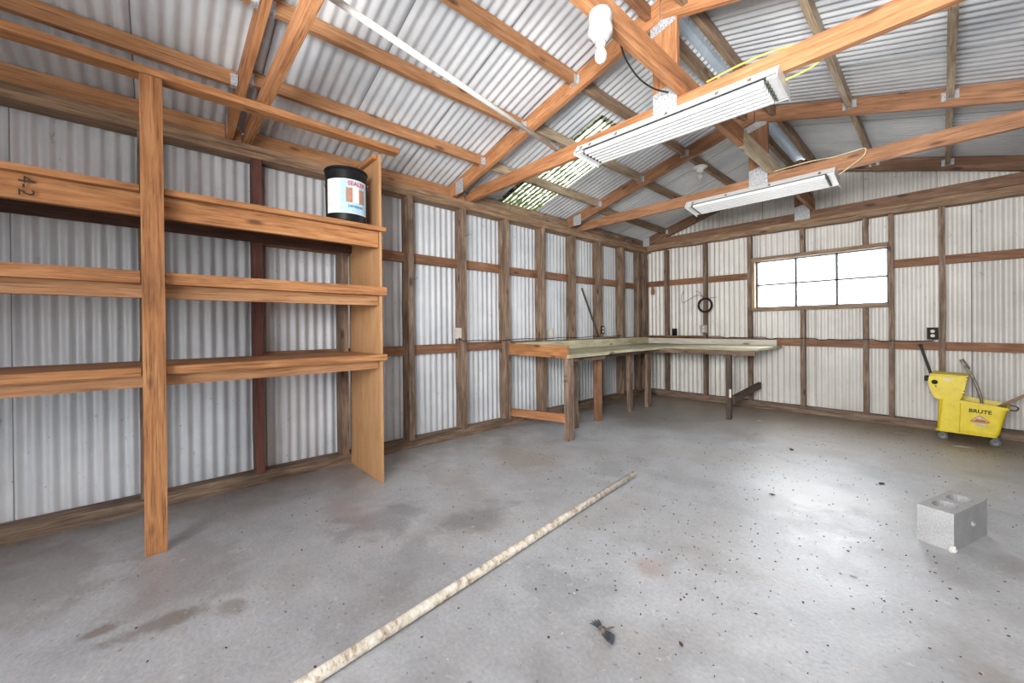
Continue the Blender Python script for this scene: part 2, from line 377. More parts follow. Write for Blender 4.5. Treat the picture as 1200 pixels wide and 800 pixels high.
def prism(name, pts, axis, a0, a1, mat, parent=None, bev=0.0, seg=2):
    """polygon pts in the plane across 'axis' ('x': pts=(y,z); 'y': pts=(x,z); 'z': pts=(x,y)) extruded a0..a1"""
    bm = bmesh.new()
    def P(p, a): return {'x': (a, p[0], p[1]), 'y': (p[0], a, p[1]), 'z': (p[0], p[1], a)}[axis]
    A = [bm.verts.new(P(p, a0)) for p in pts]; B = [bm.verts.new(P(p, a1)) for p in pts]
    bm.faces.new(A); bm.faces.new(B[::-1]); n = len(pts)
    for i in range(n): bm.faces.new((A[i], A[(i+1) % n], B[(i+1) % n], B[i]))
    if bev: bmesh.ops.bevel(bm, geom=bm.edges[:], offset=bev, segments=seg, affect='EDGES')
    return bmobj(name, bm, mat, parent)
def text(name, s, size, mat, M4, parent=None, depth=0.0006, bold=0.0):
    c = bpy.data.curves.new(name+'_curve', 'FONT'); c.body = s; c.size = size; c.extrude = depth; c.offset = bold; c.align_x = 'CENTER'; c.align_y = 'CENTER'
    t = bpy.data.objects.new(name+'_tmp', c); COL.objects.link(t)
    bpy.context.view_layer.update()
    me = bpy.data.meshes.new_from_object(t.evaluated_get(bpy.context.evaluated_depsgraph_get()))
    bpy.data.objects.remove(t); o = link(name, me, None, parent); me.materials.clear(); me.materials.append(mat)
    o.matrix_local = M4; return o
def frame(origin, x, y):
    x = Vector(x).normalized(); y = Vector(y); z = x.cross(y).normalized(); y = z.cross(x)
    m = Matrix((x, y, z)).transposed().to_4x4(); m.translation = origin; return m

# corrugated sheet: across = U, along = V (object local: X across, Z along, Y = relief)
PITCH_C = 0.0677
def sheet(name, width, v0, v1, mat, parent, m4, phase=0.0, amp=0.008, lap=0.004, tilt=0.0):
    """v0,v1: numbers or functions of u"""
    f0 = v0 if callable(v0) else (lambda u: v0); f1 = v1 if callable(v1) else (lambda u: v1)
    width += 0.034
    n = max(4, round(width/PITCH_C*8)); bm = bmesh.new(); A = []; B = []; C_ = []; D = []
    th = 0.0012
    for i in range(n+1):
        u = width*i/n; r = amp*math.cos(2*PI*(u+phase)/PITCH_C)+lap*(u/width)
        A.append(bm.verts.new((u, r, f0(u)))); B.append(bm.verts.new((u, r, f1(u))))
    for i in range(n):
        bm.faces.new((A[i], A[i+1], B[i+1], B[i]))
    me = bpy.data.meshes.new(name); bm.normal_update(); bm.to_mesh(me); bm.free()
    for p in me.polygons: p.use_smooth = True
    o = link(name, me, mat, parent); o.matrix_local = m4; return o

# ---------------------------------------------------------------- room numbers
W = 4.53; RX = 2.265; SL = 0.30; ZR = 3.28           # width, ridge x, roof slope, rafter-top height at the ridge
YB, YF = 0.0, -8.0
SP = 0.6096
def roof_z(x): return ZR - SL*abs(x-RX)

# floor (one slab) and ground outside
fl = struct('floor')
o = box('concrete_slab', (-0.05, YF-0.05, -0.12), (W+0.05, 0.05, 0.0), CONC, fl, bev=0); o.location = (0, 0, 0)
for v in o.data.vertices: v.co += Vector(((W)/2, (YF)/2, -0.06))
gr = box('ground', (-25, -30, -0.22), (30, 22, -0.13), GRASS, None, bev=0); gr['kind'] = 'structure'

# ---- left wall
wl = struct('wall_left')
y = YF; k = 0
while y < YB-0.01:
    wd = .51 if k == 0 else min(0.61, YB-y)
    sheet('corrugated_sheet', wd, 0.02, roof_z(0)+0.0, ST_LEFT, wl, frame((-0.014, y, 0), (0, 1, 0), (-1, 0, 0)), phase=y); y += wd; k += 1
# frame(x=(0,1,0), y=(-1,0,0)) gives local z = +Z
stud_y = [-5.742+SP*i for i in range(-3, 9)]
for i, yy in enumerate(stud_y):
    if i == 1: continue
    m = W_RED if i == 3 else W_STUD
    beam('stud', (0.070, yy+0.020, 0.09), (0.070, yy+0.020, 2.39), 0.138, 0.055, m, wl, side=(1, 0, 0), rough=0.0035, seg=7)
beam('stud', (0.05, -0.30, 0.09), (0.05, -0.30, 2.39), 0.10, 0.06, W_STUD, wl, side=(1, 0, 0), rough=0.003, seg=6)
beam('stud', (0.06, -0.13, 0.09), (0.06, -0.13, 2.39), 0.115, 0.09, W_STUD, wl, side=(1, 0, 0), rough=0.003, seg=6)
beam('sill_plate', (0.05, YF, 0.045), (0.05, 0, 0.045), 0.10, 0.09, W_STUD, wl, rough=0.003, seg=14)
beam('top_plate', (0.07, YF, 2.412), (0.07, 0, 2.412), 0.14, 0.044, W_PLATE, wl, rough=0.002, seg=14)
beam('top_plate', (0.066, YF, 2.457), (0.066, 0, 2.457), 0.14, 0.044, W_PLATE, wl, rough=0.002, seg=14)
ys = stud_y
for zc, h in ((1.822, 0.09), (0.935, 0.09)):
    for a, b in zip(ys, ys[1:]+[-0.33]):
        if a+SP < -5.7: continue
        dz = random.uniform(-.006, .006)
        beam('blocking', (0.03, a+0.049, zc+dz), (0.03, b-0.001, zc+dz), 0.042, h, W_GIRT, wl)
    beam('blocking', (0.03, -0.27, zc), (0.03, -0.176, zc), 0.042, h, W_GIRT, wl)

# ---- back wall
wb_ = struct('wall_back')
def roof_u(x0): return lambda u: roof_z(x0+u)+0.0
WX0, WX1, WZ0, WZ1 = 1.735, 3.08, 1.385, 2.035
x = 0.0; k = 0
cuts = [0, .60, 1.17, WX0]; 
for a, b in zip(cuts, cuts[1:]):
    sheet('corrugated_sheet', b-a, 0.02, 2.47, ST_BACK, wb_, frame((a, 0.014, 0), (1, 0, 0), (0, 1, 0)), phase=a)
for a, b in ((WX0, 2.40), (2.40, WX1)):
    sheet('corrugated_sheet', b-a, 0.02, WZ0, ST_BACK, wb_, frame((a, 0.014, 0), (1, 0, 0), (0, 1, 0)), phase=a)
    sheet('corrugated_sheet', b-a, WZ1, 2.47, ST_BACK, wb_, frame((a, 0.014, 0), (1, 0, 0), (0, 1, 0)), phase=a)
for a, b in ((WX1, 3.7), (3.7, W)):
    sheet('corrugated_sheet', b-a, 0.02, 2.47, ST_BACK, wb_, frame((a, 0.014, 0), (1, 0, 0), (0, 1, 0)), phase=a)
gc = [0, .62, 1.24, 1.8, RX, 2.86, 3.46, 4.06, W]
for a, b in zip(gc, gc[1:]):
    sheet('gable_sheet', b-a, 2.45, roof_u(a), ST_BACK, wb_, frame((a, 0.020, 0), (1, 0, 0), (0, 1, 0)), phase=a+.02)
bx = [0.423+SP*i for i in range(7)]
def bstud(x, z0=0.09, z1=2.40, m=W_STUD, t=0.05):
    beam('stud', (x+t/2, -0.046, z0), (x+t/2, -0.046, z1), 0.092, t, m, wb_, side=(0, 1, 0), rough=0.0025, seg=6)
for i, xx in enumerate(bx):
    if i in (3, 4):
        bstud(xx, 0.09, WZ0-0.045); bstud(xx, WZ1+0.05)
    else: bstud(xx)
bstud(WX1+0.002, 0.09, 2.40, W_STUD, 0.045); bstud(4.47)
bstud(2.87+0.21-0.09, WZ1+0.05, 2.40) if False else None
beam('stud', (0.045, -0.052, 0.09), (0.045, -0.052, 2.30), 0.10, 0.085, W_STUD, wb_, side=(0, 1, 0), rough=0.003, seg=6)
beam('sill_plate', (0.10, -0.05, 0.045), (W, -0.05, 0.045), 0.10, 0.09, W_STUD, wb_, rough=0.003, seg=12)
beam('top_plate', (0.14, -0.066, 2.440), (W, -0.066, 2.400), 0.13, 0.046, W_PLATE, wb_, rough=0.007, seg=22)
beam('top_plate', (0.14, -0.062, 2.480), (W, -0.062, 2.448), 0.12, 0.044, W_PLATE, wb_, rough=0.003, seg=16)
def gz(x, a, b): return a+(b-a)*x/W
edges = [0.09]+[v for v in bx]
full = [bx[0], bx[1], bx[2]]
for (a, b) in ((0.09, bx[0]), (bx[0]+.05, bx[1]), (bx[1]+.05, bx[2]), (WX1+.047, bx[5]), (bx[5]+.05, bx[6]), (bx[6]+.05, 4.47)):
    beam('blocking', (a, -0.025, gz(a, 1.862, 1.818)), (b, -0.025, gz(b, 1.862, 1.818)), 0.04, 0.09, W_GIRT, wb_)
for (a, b) in ((0.09, bx[0]), (bx[0]+.05, bx[1]), (bx[1]+.05, bx[2]), (bx[2]+.05, bx[3]), (bx[3]+.05, bx[4]), (bx[4]+.05, WX1), (WX1+.047, bx[5]), (bx[5]+.05, bx[6]), (bx[6]+.05, 4.47)):
    beam('blocking', (a, -0.025, gz(a, .94, .892)), (b, -0.025, gz(b, .94, .892)), 0.04, 0.09, W_GIRT, wb_)
beam('window_header', (bx[2]+.05, -0.045, WZ1+.025), (WX1, -0.045, WZ1+.025), 0.092, 0.05, W_PURLG, wb_)
beam('window_sill', (bx[2]+.05, -0.045, WZ0-.022), (WX1, -0.045, WZ0-.022), 0.092, 0.042, W_PURLG, wb_)
beam('window_jamb', (bx[2]+.07, -0.045, WZ0), (bx[2]+.07, -0.045, WZ1), 0.09, 0.038, W_PURLG, wb_, side=(0, 1, 0))

# ---- window
wn = struct('window_1')
def wbar(n, a, b, t=0.016): beam(n, a, b, 0.022, t, MUNT, wn, side=(0, 1, 0), bev=0.001)
yw = -0.004
wbar('frame_rail', (WX0, yw, WZ0+.008), (WX1, yw, WZ0+.008)); wbar('frame_rail', (WX0, yw, WZ1-.008), (WX1, yw, WZ1-.008))
wbar('frame_stile', (WX0+.008, yw, WZ0), (WX0+.008, yw, WZ1)); wbar('frame_stile', (WX1-.008, yw, WZ0), (WX1-.008, yw, WZ1))
mx_ = [2.195, 2.615]; mz = 1.705
for m_ in mx_: wbar('muntin', (m_, yw, WZ0), (m_, yw, WZ1), 0.026)
wbar('muntin', (WX0, yw, mz), (WX1, yw, mz), 0.020)
xs = [WX0+.01]+mx_+[WX1-.01]; zs = [WZ0+.01, mz, WZ1-.01]
for i in range(3):
    for j in range(2): box('pane', (xs[i]+.004, yw+.004, zs[j]+.004), (xs[i+1]-.004, yw+.008, zs[j+1]-.004), GLASS, wn, bev=0)

# ---- right wall and front wall (behind the viewpoint, with the open vehicle doorway)
wr = struct('wall_right')
y = YF
while y < -0.01:
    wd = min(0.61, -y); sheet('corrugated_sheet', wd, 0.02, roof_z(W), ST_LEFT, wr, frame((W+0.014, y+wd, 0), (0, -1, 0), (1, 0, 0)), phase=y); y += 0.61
for i in range(13):
    yy = -7.6+SP*i
    if yy < -0.2: beam('stud', (W-.0575, yy, .09), (W-.0575, yy, 2.39), 0.115, 0.048, W_STUD, wr, side=(1, 0, 0))
beam('sill_plate', (W-.05, YF, 0.045), (W-.05, -0.11, 0.045), 0.10, 0.09, W_STUD, wr)
beam('top_plate', (W-.07, YF, 2.435), (W-.07, -0.14, 2.435), 0.14, 0.09, W_PLATE, wr)
wf = struct('wall_front')
DX0, DX1, DZ = 1.9, 4.3, 2.3
for a, b, z0 in ((0, .65, .02), (.65, 1.3, .02), (1.3, DX0, .02), (DX0, RX, DZ), (RX, 2.9, DZ), (2.9, 3.5, DZ), (3.5, DX1, DZ), (DX1, W, .02)):
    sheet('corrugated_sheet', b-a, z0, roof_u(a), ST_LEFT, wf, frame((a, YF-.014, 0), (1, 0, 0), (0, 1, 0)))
for xx in (DX0-.025, DX1+.025): beam('door_post', (xx, YF+.06, 0), (xx, YF+.06, DZ), 0.1, 0.05, W_STUD, wf, side=(0, 1, 0))
beam('door_header', (DX0-.05, YF+.06, DZ+.07), (DX1+.05, YF+.06, DZ+.07), 0.09, 0.14, W_STUD, wf)

# ---------------------------------------------------------------- roof
cl = struct('ceiling')
c_ = 1/math.sqrt(1+SL*SL); s_ = SL*c_
# left slope: local X = along Y, local Z = up the slope, relief outward
LEN = (RX-0.045+0.12)/c_
def roof_sheet(y, wd, side, mat=ST_ROOF, name='roof_sheet'):
    if side < 0:
        org = (-0.12, y, roof_z(-0.12)+0.010); zv = Vector((c_, 0, s_)); xv = Vector((0, 1, 0))
        return sheet(name, wd, 0, LEN, mat, cl, frame_xz(org, xv, zv), phase=y, lap=0.004)
    org = (W+0.12, y+wd, roof_z(W+0.12)+0.010); zv = Vector((-c_, 0, s_)); xv = Vector((0, -1, 0))
    return sheet(name, wd, 0, (W+0.12-RX-0.045)/c_, mat, cl, frame_xz(org, xv, zv), phase=y, lap=0.004)
def frame_xz(o, x, z):
    y_ = z.cross(x).normalized(); m = Matrix((x, y_, z)).transposed().to_4x4(); m.translation = o; return m
# sheet joints follow the photograph: the translucent sheet spans y -3.33..-2.70
jl = [-8.1, -7.5, -6.93, -6.37, -5.76, -5.15, -4.55, -3.95, -3.33, -2.70, -2.05, -1.45, -.85, -.3, .08]
for a, b in zip(jl, jl[1:]):
    if abs(a+3.33) < .01:
        zv = Vector((c_, 0, s_)); xv = Vector((0, 1, 0)); cut = 1.52/c_
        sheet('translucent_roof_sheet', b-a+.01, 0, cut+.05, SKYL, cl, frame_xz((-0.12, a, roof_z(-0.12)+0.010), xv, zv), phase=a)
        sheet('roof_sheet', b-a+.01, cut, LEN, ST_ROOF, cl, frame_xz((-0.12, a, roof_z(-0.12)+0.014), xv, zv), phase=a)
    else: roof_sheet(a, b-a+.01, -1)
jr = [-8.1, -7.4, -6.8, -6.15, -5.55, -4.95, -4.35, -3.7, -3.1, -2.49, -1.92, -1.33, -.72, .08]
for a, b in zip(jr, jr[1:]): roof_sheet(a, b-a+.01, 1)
# ridge cap
bm = bmesh.new(); pr = [(-.20, -.028), (-.19, -.024), (-.05, .022), (-.02, .045), (.02, .045), (.05, .022), (.19, -.024), (.20, -.028)]
vA = [bm.verts.new((RX+a, -8.1, ZR+.02+b)) for a, b in pr]; vB = [bm.verts.new((RX+a, 0.1, ZR+.02+b)) for a, b in pr]
vC = [bm.verts.new((RX+a, -8.1, ZR+.0215+b)) for a, b in pr]; vD = [bm.verts.new((RX+a, 0.1, ZR+.0215+b)) for a, b in pr]
for i in range(len(pr)-1):
    bm.faces.new((vA[i], vA[i+1], vB[i+1], vB[i])); bm.faces.new((vC[i], vD[i], vD[i+1], vC[i+1]))
bmobj('ridge_cap', bm, ST_CAP, cl)
# rim boards on the plates
TY = [-5.78, -3.80, -1.88, -0.09]
seams = [YF]+TY
for a, b in zip(seams, seams[1:]):
    mt = W_PURL if b < -3 else (W_PURLG if b < -1 else W_STUD)
    parts_ = [(a+.025, b-.025)] if b < -3 else [(a+.025, a+.62), (a+.628, a+1.2), (a+1.21, b-.025)]
    for p, q_ in parts_: beam('rim_board', (0.045, p, 2.545+random.uniform(-.004, .002)), (0.045, q_, 2.545), 0.038, 0.128, mt, cl, rough=.002, seg=5)
    beam('rim_board', (W-.045, a+.025, 2.545), (W-.045, b-.025, 2.545), 0.038, 0.128, W_PURLG, cl)
SKEW = [(-.11, -.02), (-.20, -.02), (-.23, -.04), (-.006, -.004)]
def skew(k, x):
    s0, s1 = SKEW[k]
    return s0+(s1-s0)*x/RX if x < RX-.05 else 0.0
# purlins between trusses, each with a joist hanger at its ends
bays = [(YF+.05, TY[0]-.022), (TY[0]+.022, TY[1]-.022), (TY[1]+.022, TY[2]-.022), (TY[2]+.022, TY[3]-.022)]
def hanger(px, y, sgn, parent_beam, ph):
    """folded steel stirrup round the purlin end; in the purlin's own axes (X = along)"""
    L2 = parent_beam['half']; bm = bmesh.new()
    def bx_(x0, x1, y0, y1, z0, z1):
        vs = [bm.verts.new((x, yy, z)) for x in (x0, x1) for yy in (y0, y1) for z in (z0, z1)]
        for f in ((0, 1, 3, 2), (4, 6, 7, 5), (0, 4, 5, 1), (2, 3, 7, 6), (0, 2, 6, 4), (1, 5, 7, 3)): bm.faces.new([vs[i] for i in f])
    xe = L2*sgn; xi = xe-0.035*sgn; a, b = sorted((xe, xi)); h = ph/2
    bx_(a, b, -.0215, -.0195, -h-.002, h*.5); bx_(a, b, .0195, .0215, -h-.002, h*.5); bx_(a, b, -.0215, .0215, -h-.0035, -h-.001)
    e0, e1 = sorted((xe, xe-0.002*sgn)); bx_(e0, e1, .0215, .045, -h, h*.5); bx_(e0, e1, -.045, -.0215, -h, h*.5)
    bmobj('joist_hanger', bm, GALV, parent_beam)
for bi, (a, b) in enumerate(bays):
    off = [(-.06, .0, 0), (-.01, -.01, .0), (-.03, .02, .0), (-.12, .0, 0)][bi]
    for j, px in enumerate((0.58, 1.09, 1.61, 2.19, 2.42, 2.97, 3.54, 4.08)):
        x_ = px+(off[j] if j < 3 else 0)
        mt = (W_PURL if bi < 2 else W_PURLG) if j < 4 else W_PURLG
        if j == 3 and bi < 2: mt = W_FIR2
        if j in (5, 6) or (bi == 2 and j < 2): mt = W_PURLR
        zt = roof_z(x_)-0.004; h = .088
        aa = a+(skew(bi-1, x_) if bi else 0); bb = b+skew(bi, x_)
        o = beam('purlin', (x_, aa, zt-h/2), (x_, bb, zt-h/2), .038, h, mt, cl, rough=.0015, seg=5)
        o['half'] = (bb-aa)/2
        if j not in (3, 4):
            for sg in (-1, 1): hanger(x_, 0, sg, o, h)
for o in list(bpy.data.objects):
    if 'half' in o: del o['half']

# trusses
def truss(y, label, mt, mb, mk, gable=False):
    k = TY.index(y)
    t = thing('roof_truss', label, 'truss', (0, y, 0), 0, 'timber roof trusses')
    th = .04
    ang = math.atan(SL)
    dv = .14     # vertical depth of the rafter
    for sgn in (-1, 1):
        xe = 0.0 if sgn < 0 else W
        xi = RX-0.0*sgn
        pts = [(xe, roof_z(xe)), (xi, ZR), (xi, ZR-dv), (xe+(-sgn)*0.13, roof_z(xe)-dv+.13*SL), (xe, roof_z(xe)-dv)]
        L = math.hypot(xi-xe, ZR-roof_z(xe)); mid = Vector(((xe+xi)/2, y, (roof_z(xe)+ZR)/2-dv/2))
        xa = Vector((xi-xe, 0, ZR-roof_z(xe))).normalized()
        # prism in the board's own axes so the grain follows it
        ya = Vector((0, 1, 0)); za = xa.cross(ya)
        if za.z < 0: ya = -ya; za = -za
        bm = bmesh.new(); A = []; B = []
        for p in pts:
            q = Vector((p[0], y, p[1]))-mid; u, v = q.dot(xa), q.dot(za)
            dy = (skew(k, p[0]) if sgn < 0 else -.003)*ya.y; dy = dy if not (sgn < 0 and p[0] >= RX-.05) else SKEW[k][1]*ya.y
            A.append(bm.verts.new((u, -th/2+dy, v))); B.append(bm.verts.new((u, th/2+dy, v)))
        bm.faces.new(A); bm.faces.new(B[::-1])
        for i in range(len(pts)): bm.faces.new((A[i], A[(i+1) % len(pts)], B[(i+1) % len(pts)], B[i]))
        bmesh.ops.bevel(bm, geom=bm.edges[:], offset=.003, segments=1, affect='EDGES')
        o = bmobj('rafter', bm, mt, t); m = Matrix((xa, ya, za)).transposed().to_4x4(); m.translation = mid-t.location; o.matrix_local = m
    # bottom chord with sloped ends and a slightly waned lower edge near the heel
    z0, z1 = 2.481, 2.596
    def seg_pts():
        ys_ = [(0.10, z0), (0.35, z0+.0), (1.2, z0), (W-1.2, z0), (W-.10, z0), (W-.04, z0+.05), (W-.20, z1), (W/2, z1), (0.20, z1), (0.04, z0+.05)]
        return ys_
    bm = bmesh.new(); A = []; B = []; cx = W/2; cz = (z0+z1)/2
    for p in seg_pts():
        A.append(bm.verts.new((p[0]-cx, -th/2, p[1]-cz))); B.append(bm.verts.new((p[0]-cx, th/2, p[1]-cz)))
    bm.faces.new(A); bm.faces.new(B[::-1]); n = len(A)
    for i in range(n): bm.faces.new((A[i], A[(i+1) % n], B[(i+1) % n], B[i]))
    o = bmobj('bottom_chord', bm, mb, t); o.location = (cx, -0.0 if gable else 0.0, cz)
    beam('king_post', (RX+.02, y, z1), (RX+.02, y, ZR-dv-.002), th, .165, mk, t, side=(0, 1, 0))
    # gusset plates, both faces
    for fy in (-1, 1):
        ya_ = fy*(th/2+.001); yb_ = fy*(th/2+.0025)
        lo_, hi_ = sorted((ya_, yb_))
        prism('gusset_plate', [(2.19, 3.05), (2.36, 3.09), (2.36, ZR-.055), (RX, ZR-.02), (2.19, ZR-.05)], 'y', lo_, hi_, GALV, t)
        prism('gusset_plate', [(2.205, 2.50), (2.365, 2.50), (2.365, 2.65), (2.32, 2.70), (2.205, 2.67)], 'y', lo_, hi_, GALV, t)
        g0 = .16 if SKEW[k][0] < -.15 else .05
        if fy > 0: continue
        prism('gusset_plate', [(g0, 2.50), (g0+.13, 2.50), (g0+.13, 2.645), (g0, 2.625)], 'y', lo_+(SKEW[k][0]*.93 if fy < 0 else 0), hi_+(SKEW[k][0]*.93 if fy < 0 else 0), GALV, t)
        prism('gusset_plate', [(W-.17, 2.50), (W-.03, 2.49), (W-.03, roof_z(.03)-.02), (W-.17, roof_z(.17)-.02)], 'y', lo_, hi_, GALV, t)
    return t
truss(TY[0], 'orange timber roof truss nearest the viewer, rising over the shelving unit', W_FIR, W_FIR, W_FIR)
truss(TY[1], 'orange timber roof truss above the first, larger tube light fixture', W_FIR, W_FIR, W_FIR)
truss(TY[2], 'brown timber roof truss above the smaller, farther tube light fixture', W_FIR2, W_FIR2, W_FIR2)
truss(TY[3], 'dark timber roof truss standing against the gable of the back wall', W_FIR3, W_FIR3, W_FIR3, True)
t = thing('ridge_tie_beam', 'long orange timber beam lying on the truss chords beside the king posts', 'beam', (2.395, -4.0, 2.665))
beam('plank', (2.398, YF+.1, 2.665), (2.398, -2.75, 2.665), .045, .135, W_FIR, t)
o = beam('plank', (2.398, -2.745, 2.665), (2.398, -1.2, 2.665), .045, .135, W_PALE, t); o['label'] = 'length of beam coloured paler for a light hotspot'
beam('plank', (2.398, -1.195, 2.665), (2.398, -0.12, 2.665), .045, .135, W_FIR2, t)

# ---------------------------------------------------------------- shelving unit
sh = thing('shelving_unit', 'tall built-in orange wood shelving unit along the left wall', 'shelves', (0.4, -6.2, 0))
PX = 0.752
o = beam('front_post', (PX+.019, -6.288, 0), (PX+.019, -6.288, 2.44), .038, .088, W_SHELF, sh, side=(1, 0, 0), rough=.001, seg=6)
SX = 0.715
beam('top_rail', (SX+.03, YF+.2, 2.462), (SX+.03, -4.93, 2.462), .088, .040, W_SHELF, sh, rough=.0015, seg=10)
o = box('side_panel', (0.09, -5.056, 0.0), (0.705, -5.038, 2.43), PLY, sh, bev=.001); o['label'] = 'tall plywood end panel'
beam('corner_cleat', (0.14, -5.075, 2.415), (0.68, -5.075, 2.415), .034, .034, W_SHELF, sh)
def shelf(z, th, jh, mat, rh=.088):
    jr_ = .035 if jh > .1 else .05
    # deck planks (rear to front), front edge strip, joist below, wall cleat
    for (a, b) in ((0.125, 0.31), (0.314, 0.50), (0.504, 0.690)):
        beam('shelf_board', ((a+b)/2, YF+.25, z-.010), ((a+b)/2, -5.06, z-.010+.0), b-a, .019, mat, sh)
    beam('front_edge', (SX+.012, YF+.25, z-th/2), (SX+.012, -6.335, z-th/2), .038, th, W_SHELF, sh, rough=.001, seg=6)
    beam('front_edge', (SX+.012, -6.243, z-th/2), (SX+.012, -5.02, z-th/2), .038, th, W_SHELF, sh, rough=.001, seg=6)
    beam('joist', (SX-jr_, YF+.25, z-th-jh/2), (SX-jr_, -5.06, z-th-jh/2), .038, jh, W_SHELF if jh > .1 else W_PURL, sh, rough=.001, seg=8)
    beam('rear_joist', (0.14, YF+.25, z-.02-rh/2), (0.14, -5.06, z-.02-rh/2), .038, rh, W_BACKJ, sh)
shelf(1.888, .032, .115, W_SHELF); shelf(1.448, .062, .072, W_SHELF, .045); shelf(0.955, .045, .062, W_PURL, .045)
text('lumber_mark', '4-2', .07, TXT_DARK, frame(Vector((SX-.002, -6.71, 1.80))-sh.location, (0, 0, -1), (0, 1, 0)), sh)
# pail
pc = (0.62, -5.262, 1.889)
p = thing('pail', 'black metal pail with a red and blue paper label on the top shelf', 'pail', pc, 0)
lathe('pail_body', [(.128, 0), (.13, .004), (.134, .02), (.138, .33), (.141, .345), (.141, .36), (.137, .36), (.133, .02)], BLACKP, p, n=40, caps=True)
lathe('lid', [(.0, .352), (.133, .352), (.136, .358), (.144, .358), (.146, .366), (.142, .372), (.128, .368), (.0, .366)], BLACK, p, n=40, caps=False)
def label_patch(name, a0, a1, z0, z1, r, mat, n=14):
    bm = bmesh.new(); A = []; B = []; C2 = []; D = []
    for i in range(n+1):
        a = a0+(a1-a0)*i/n
        for lst, rr, z in ((A, r, z0), (B, r, z1), (C2, r+.0008, z0), (D, r+.0008, z1)): lst.append(bm.verts.new((rr*math.cos(a), rr*math.sin(a), z)))
    for i in range(n):
        bm.faces.new((C2[i], C2[i+1], D[i+1], D[i])); bm.faces.new((A[i], B[i], B[i+1], A[i+1]))
        bm.faces.new((B[i], D[i], D[i+1], B[i+1])); bm.faces.new((A[i], A[i+1], C2[i+1], C2[i]))
    bm.faces.new((A[0], C2[0], D[0], B[0])); bm.faces.new((A[n], B[n], D[n], C2[n]))
    return bmobj(name, bm, mat, p)
view = math.atan2(-6.28-pc[1], 3.493-pc[0])        # direction the pail shows to the room
RL = .1385
l1 = label_patch('paper_label', view-1.02, view+1.15, .05, .285, RL, LBL_WHITE, 24)
label_patch('blue_print', view-.28, view+1.14, .055, .28, RL+.0008, LBL_BLUE)
label_patch('brown_print', view-.02, view+.95, .125, .225, RL+.0016, LBL_BROWN)
label_patch('white_print', view+.30, view+.62, .125, .245, RL+.0022, LBL_WHITE)
def wrap_text(name, s, size, a_mid, z, r, mat, bold=0.0):
    o = text(name, s, size, mat, Matrix.Identity(4), p, depth=.0004, bold=bold)
    for v in o.data.vertices:
        a = a_mid+v.co.x/r; rr = r+v.co.z
        v.co = Vector((rr*math.cos(a), rr*math.sin(a), z+v.co.y))
wrap_text('label_lettering', 'SEALER', .040, view+.52, .255, RL+.0030, TXT_RED, .001)
wrap_text('label_lettering', 'DRIVEWAY', .022, view+.46, .098, RL+.0030, TXT_BLUE, .0006)
ax = view+PI/2
tube('wire_handle', [(pc[0]+.147*math.cos(ax+a_)*1.0, pc[1]+.147*math.sin(ax+a_), pc[2]+.30-.10*math.sin(a_)) for a_ in [PI*i/16 for i in range(17)]], .0025, CLIP, p)

# ---------------------------------------------------------------- workbenches
b1 = thing('workbench', 'timber workbench along the left wall with an orange end board', 'workbench', (0.5, -1.7, 0), 0)
zt = .862
for i, (a, b, y0) in enumerate(((.145, .42, -3.22), (.424, .70, -3.22), (.704, .905, -3.22))):
    beam('bench_board', ((a+b)/2, y0, zt-.016), ((a+b)/2, -0.12, zt-.016), b-a, .030, W_GREEN, b1, rough=.0015, seg=6)
beam('bench_board', (.956, -3.262, zt-.014), (.950, -2.55, zt-.014), .096, .032, W_GREEN, b1)
o = beam('end_board', (.03, -3.245, .897), (.985, -3.245, .893), .036, .128, W_SHELF, b1); o['label'] = 'orange end board'
beam('back_board', (.164, -3.20, .915), (.164, -0.12, .915), .022, .105, W_GREEN, b1, rough=.001, seg=6)
beam('front_rail', (.70, -2.55, .805), (.70, -1.25, .805), .036, .075, W_STUD, b1)
beam('front_rail', (.90, -3.2, .81), (.90, -2.5, .81), .036, .06, W_STUD, b1)
def leg(x, y, sx, sy, h, mat, par, nm='leg'): return beam(nm, (x, y, 0), (x, y, h), sx, sy, mat, par, side=(1, 0, 0), rough=.003, seg=6)
l = leg(.955, -3.20, .062, .088, .83, W_STUD, b1)
leg(.69, -2.78, .045, .088, .77, W_STUD, b1)
leg(.665, -2.30, .06, .088, .77, W_GIRT, b1); leg(.645, -1.54, .05, .085, .77, W_STUD, b1); leg(.665, -1.09, .05, .085, .83, W_STUD, b1)
o = beam('brace', (.12, -3.22, .16), (.94, -3.235, .225), .036, .085, W_FIR, b1); o['label'] = 'orange low brace'
text('lumber_mark', '5', .07, TXT_DARK, frame(Vector((.955, -3.2475, .60))-b1.location, (0, 0, 1), (-1, 0, 0)), b1)
text('lumber_mark', '1', .07, TXT_DARK, frame(Vector((.955, -3.2475, .65))-b1.location, (0, 0, 1), (-1, 0, 0)), b1)
b2 = thing('workbench', 'timber workbench under the back wall with a white splash board', 'workbench', (1.4, -.6, 0), 0)
for a, b in ((-1.12, -.86), (-.856, -.60), (-.596, -.36), (-.356, -.12)):
    beam('bench_board', (.955, (a+b)/2, zt-.006), (2.06, (a+b)/2, zt-.002), b-a, .03, W_GREEN, b2, rough=.001, seg=4)
o = beam('back_board', (.17, -.150, .910), (2.01, -.150, .905), .022, .088, W_WHITE, b2); o['label'] = 'white painted splash board'
beam('front_rail', (.70, -1.075, .81), (2.02, -1.075, .815), .036, .06, W_STUD, b2)
leg(1.735, -1.09, .055, .06, .79, W_DARK, b2); 
beam('brace', (1.765, -1.05, .24), (1.80, -.13, .32), .036, .09, W_DARK, b2)
box('paper_tag', (1.745, -1.122, .27), (1.770, -1.1205, .37), OLDWHITE, b2, bev=0)
tag(beam('ledge_board', (.02, -.115, .985), (1.10, -.115, .988), .14, .018, W_GIRT, None), 'thin reddish ledge board on the blocking behind the corner of the benches', 'board')
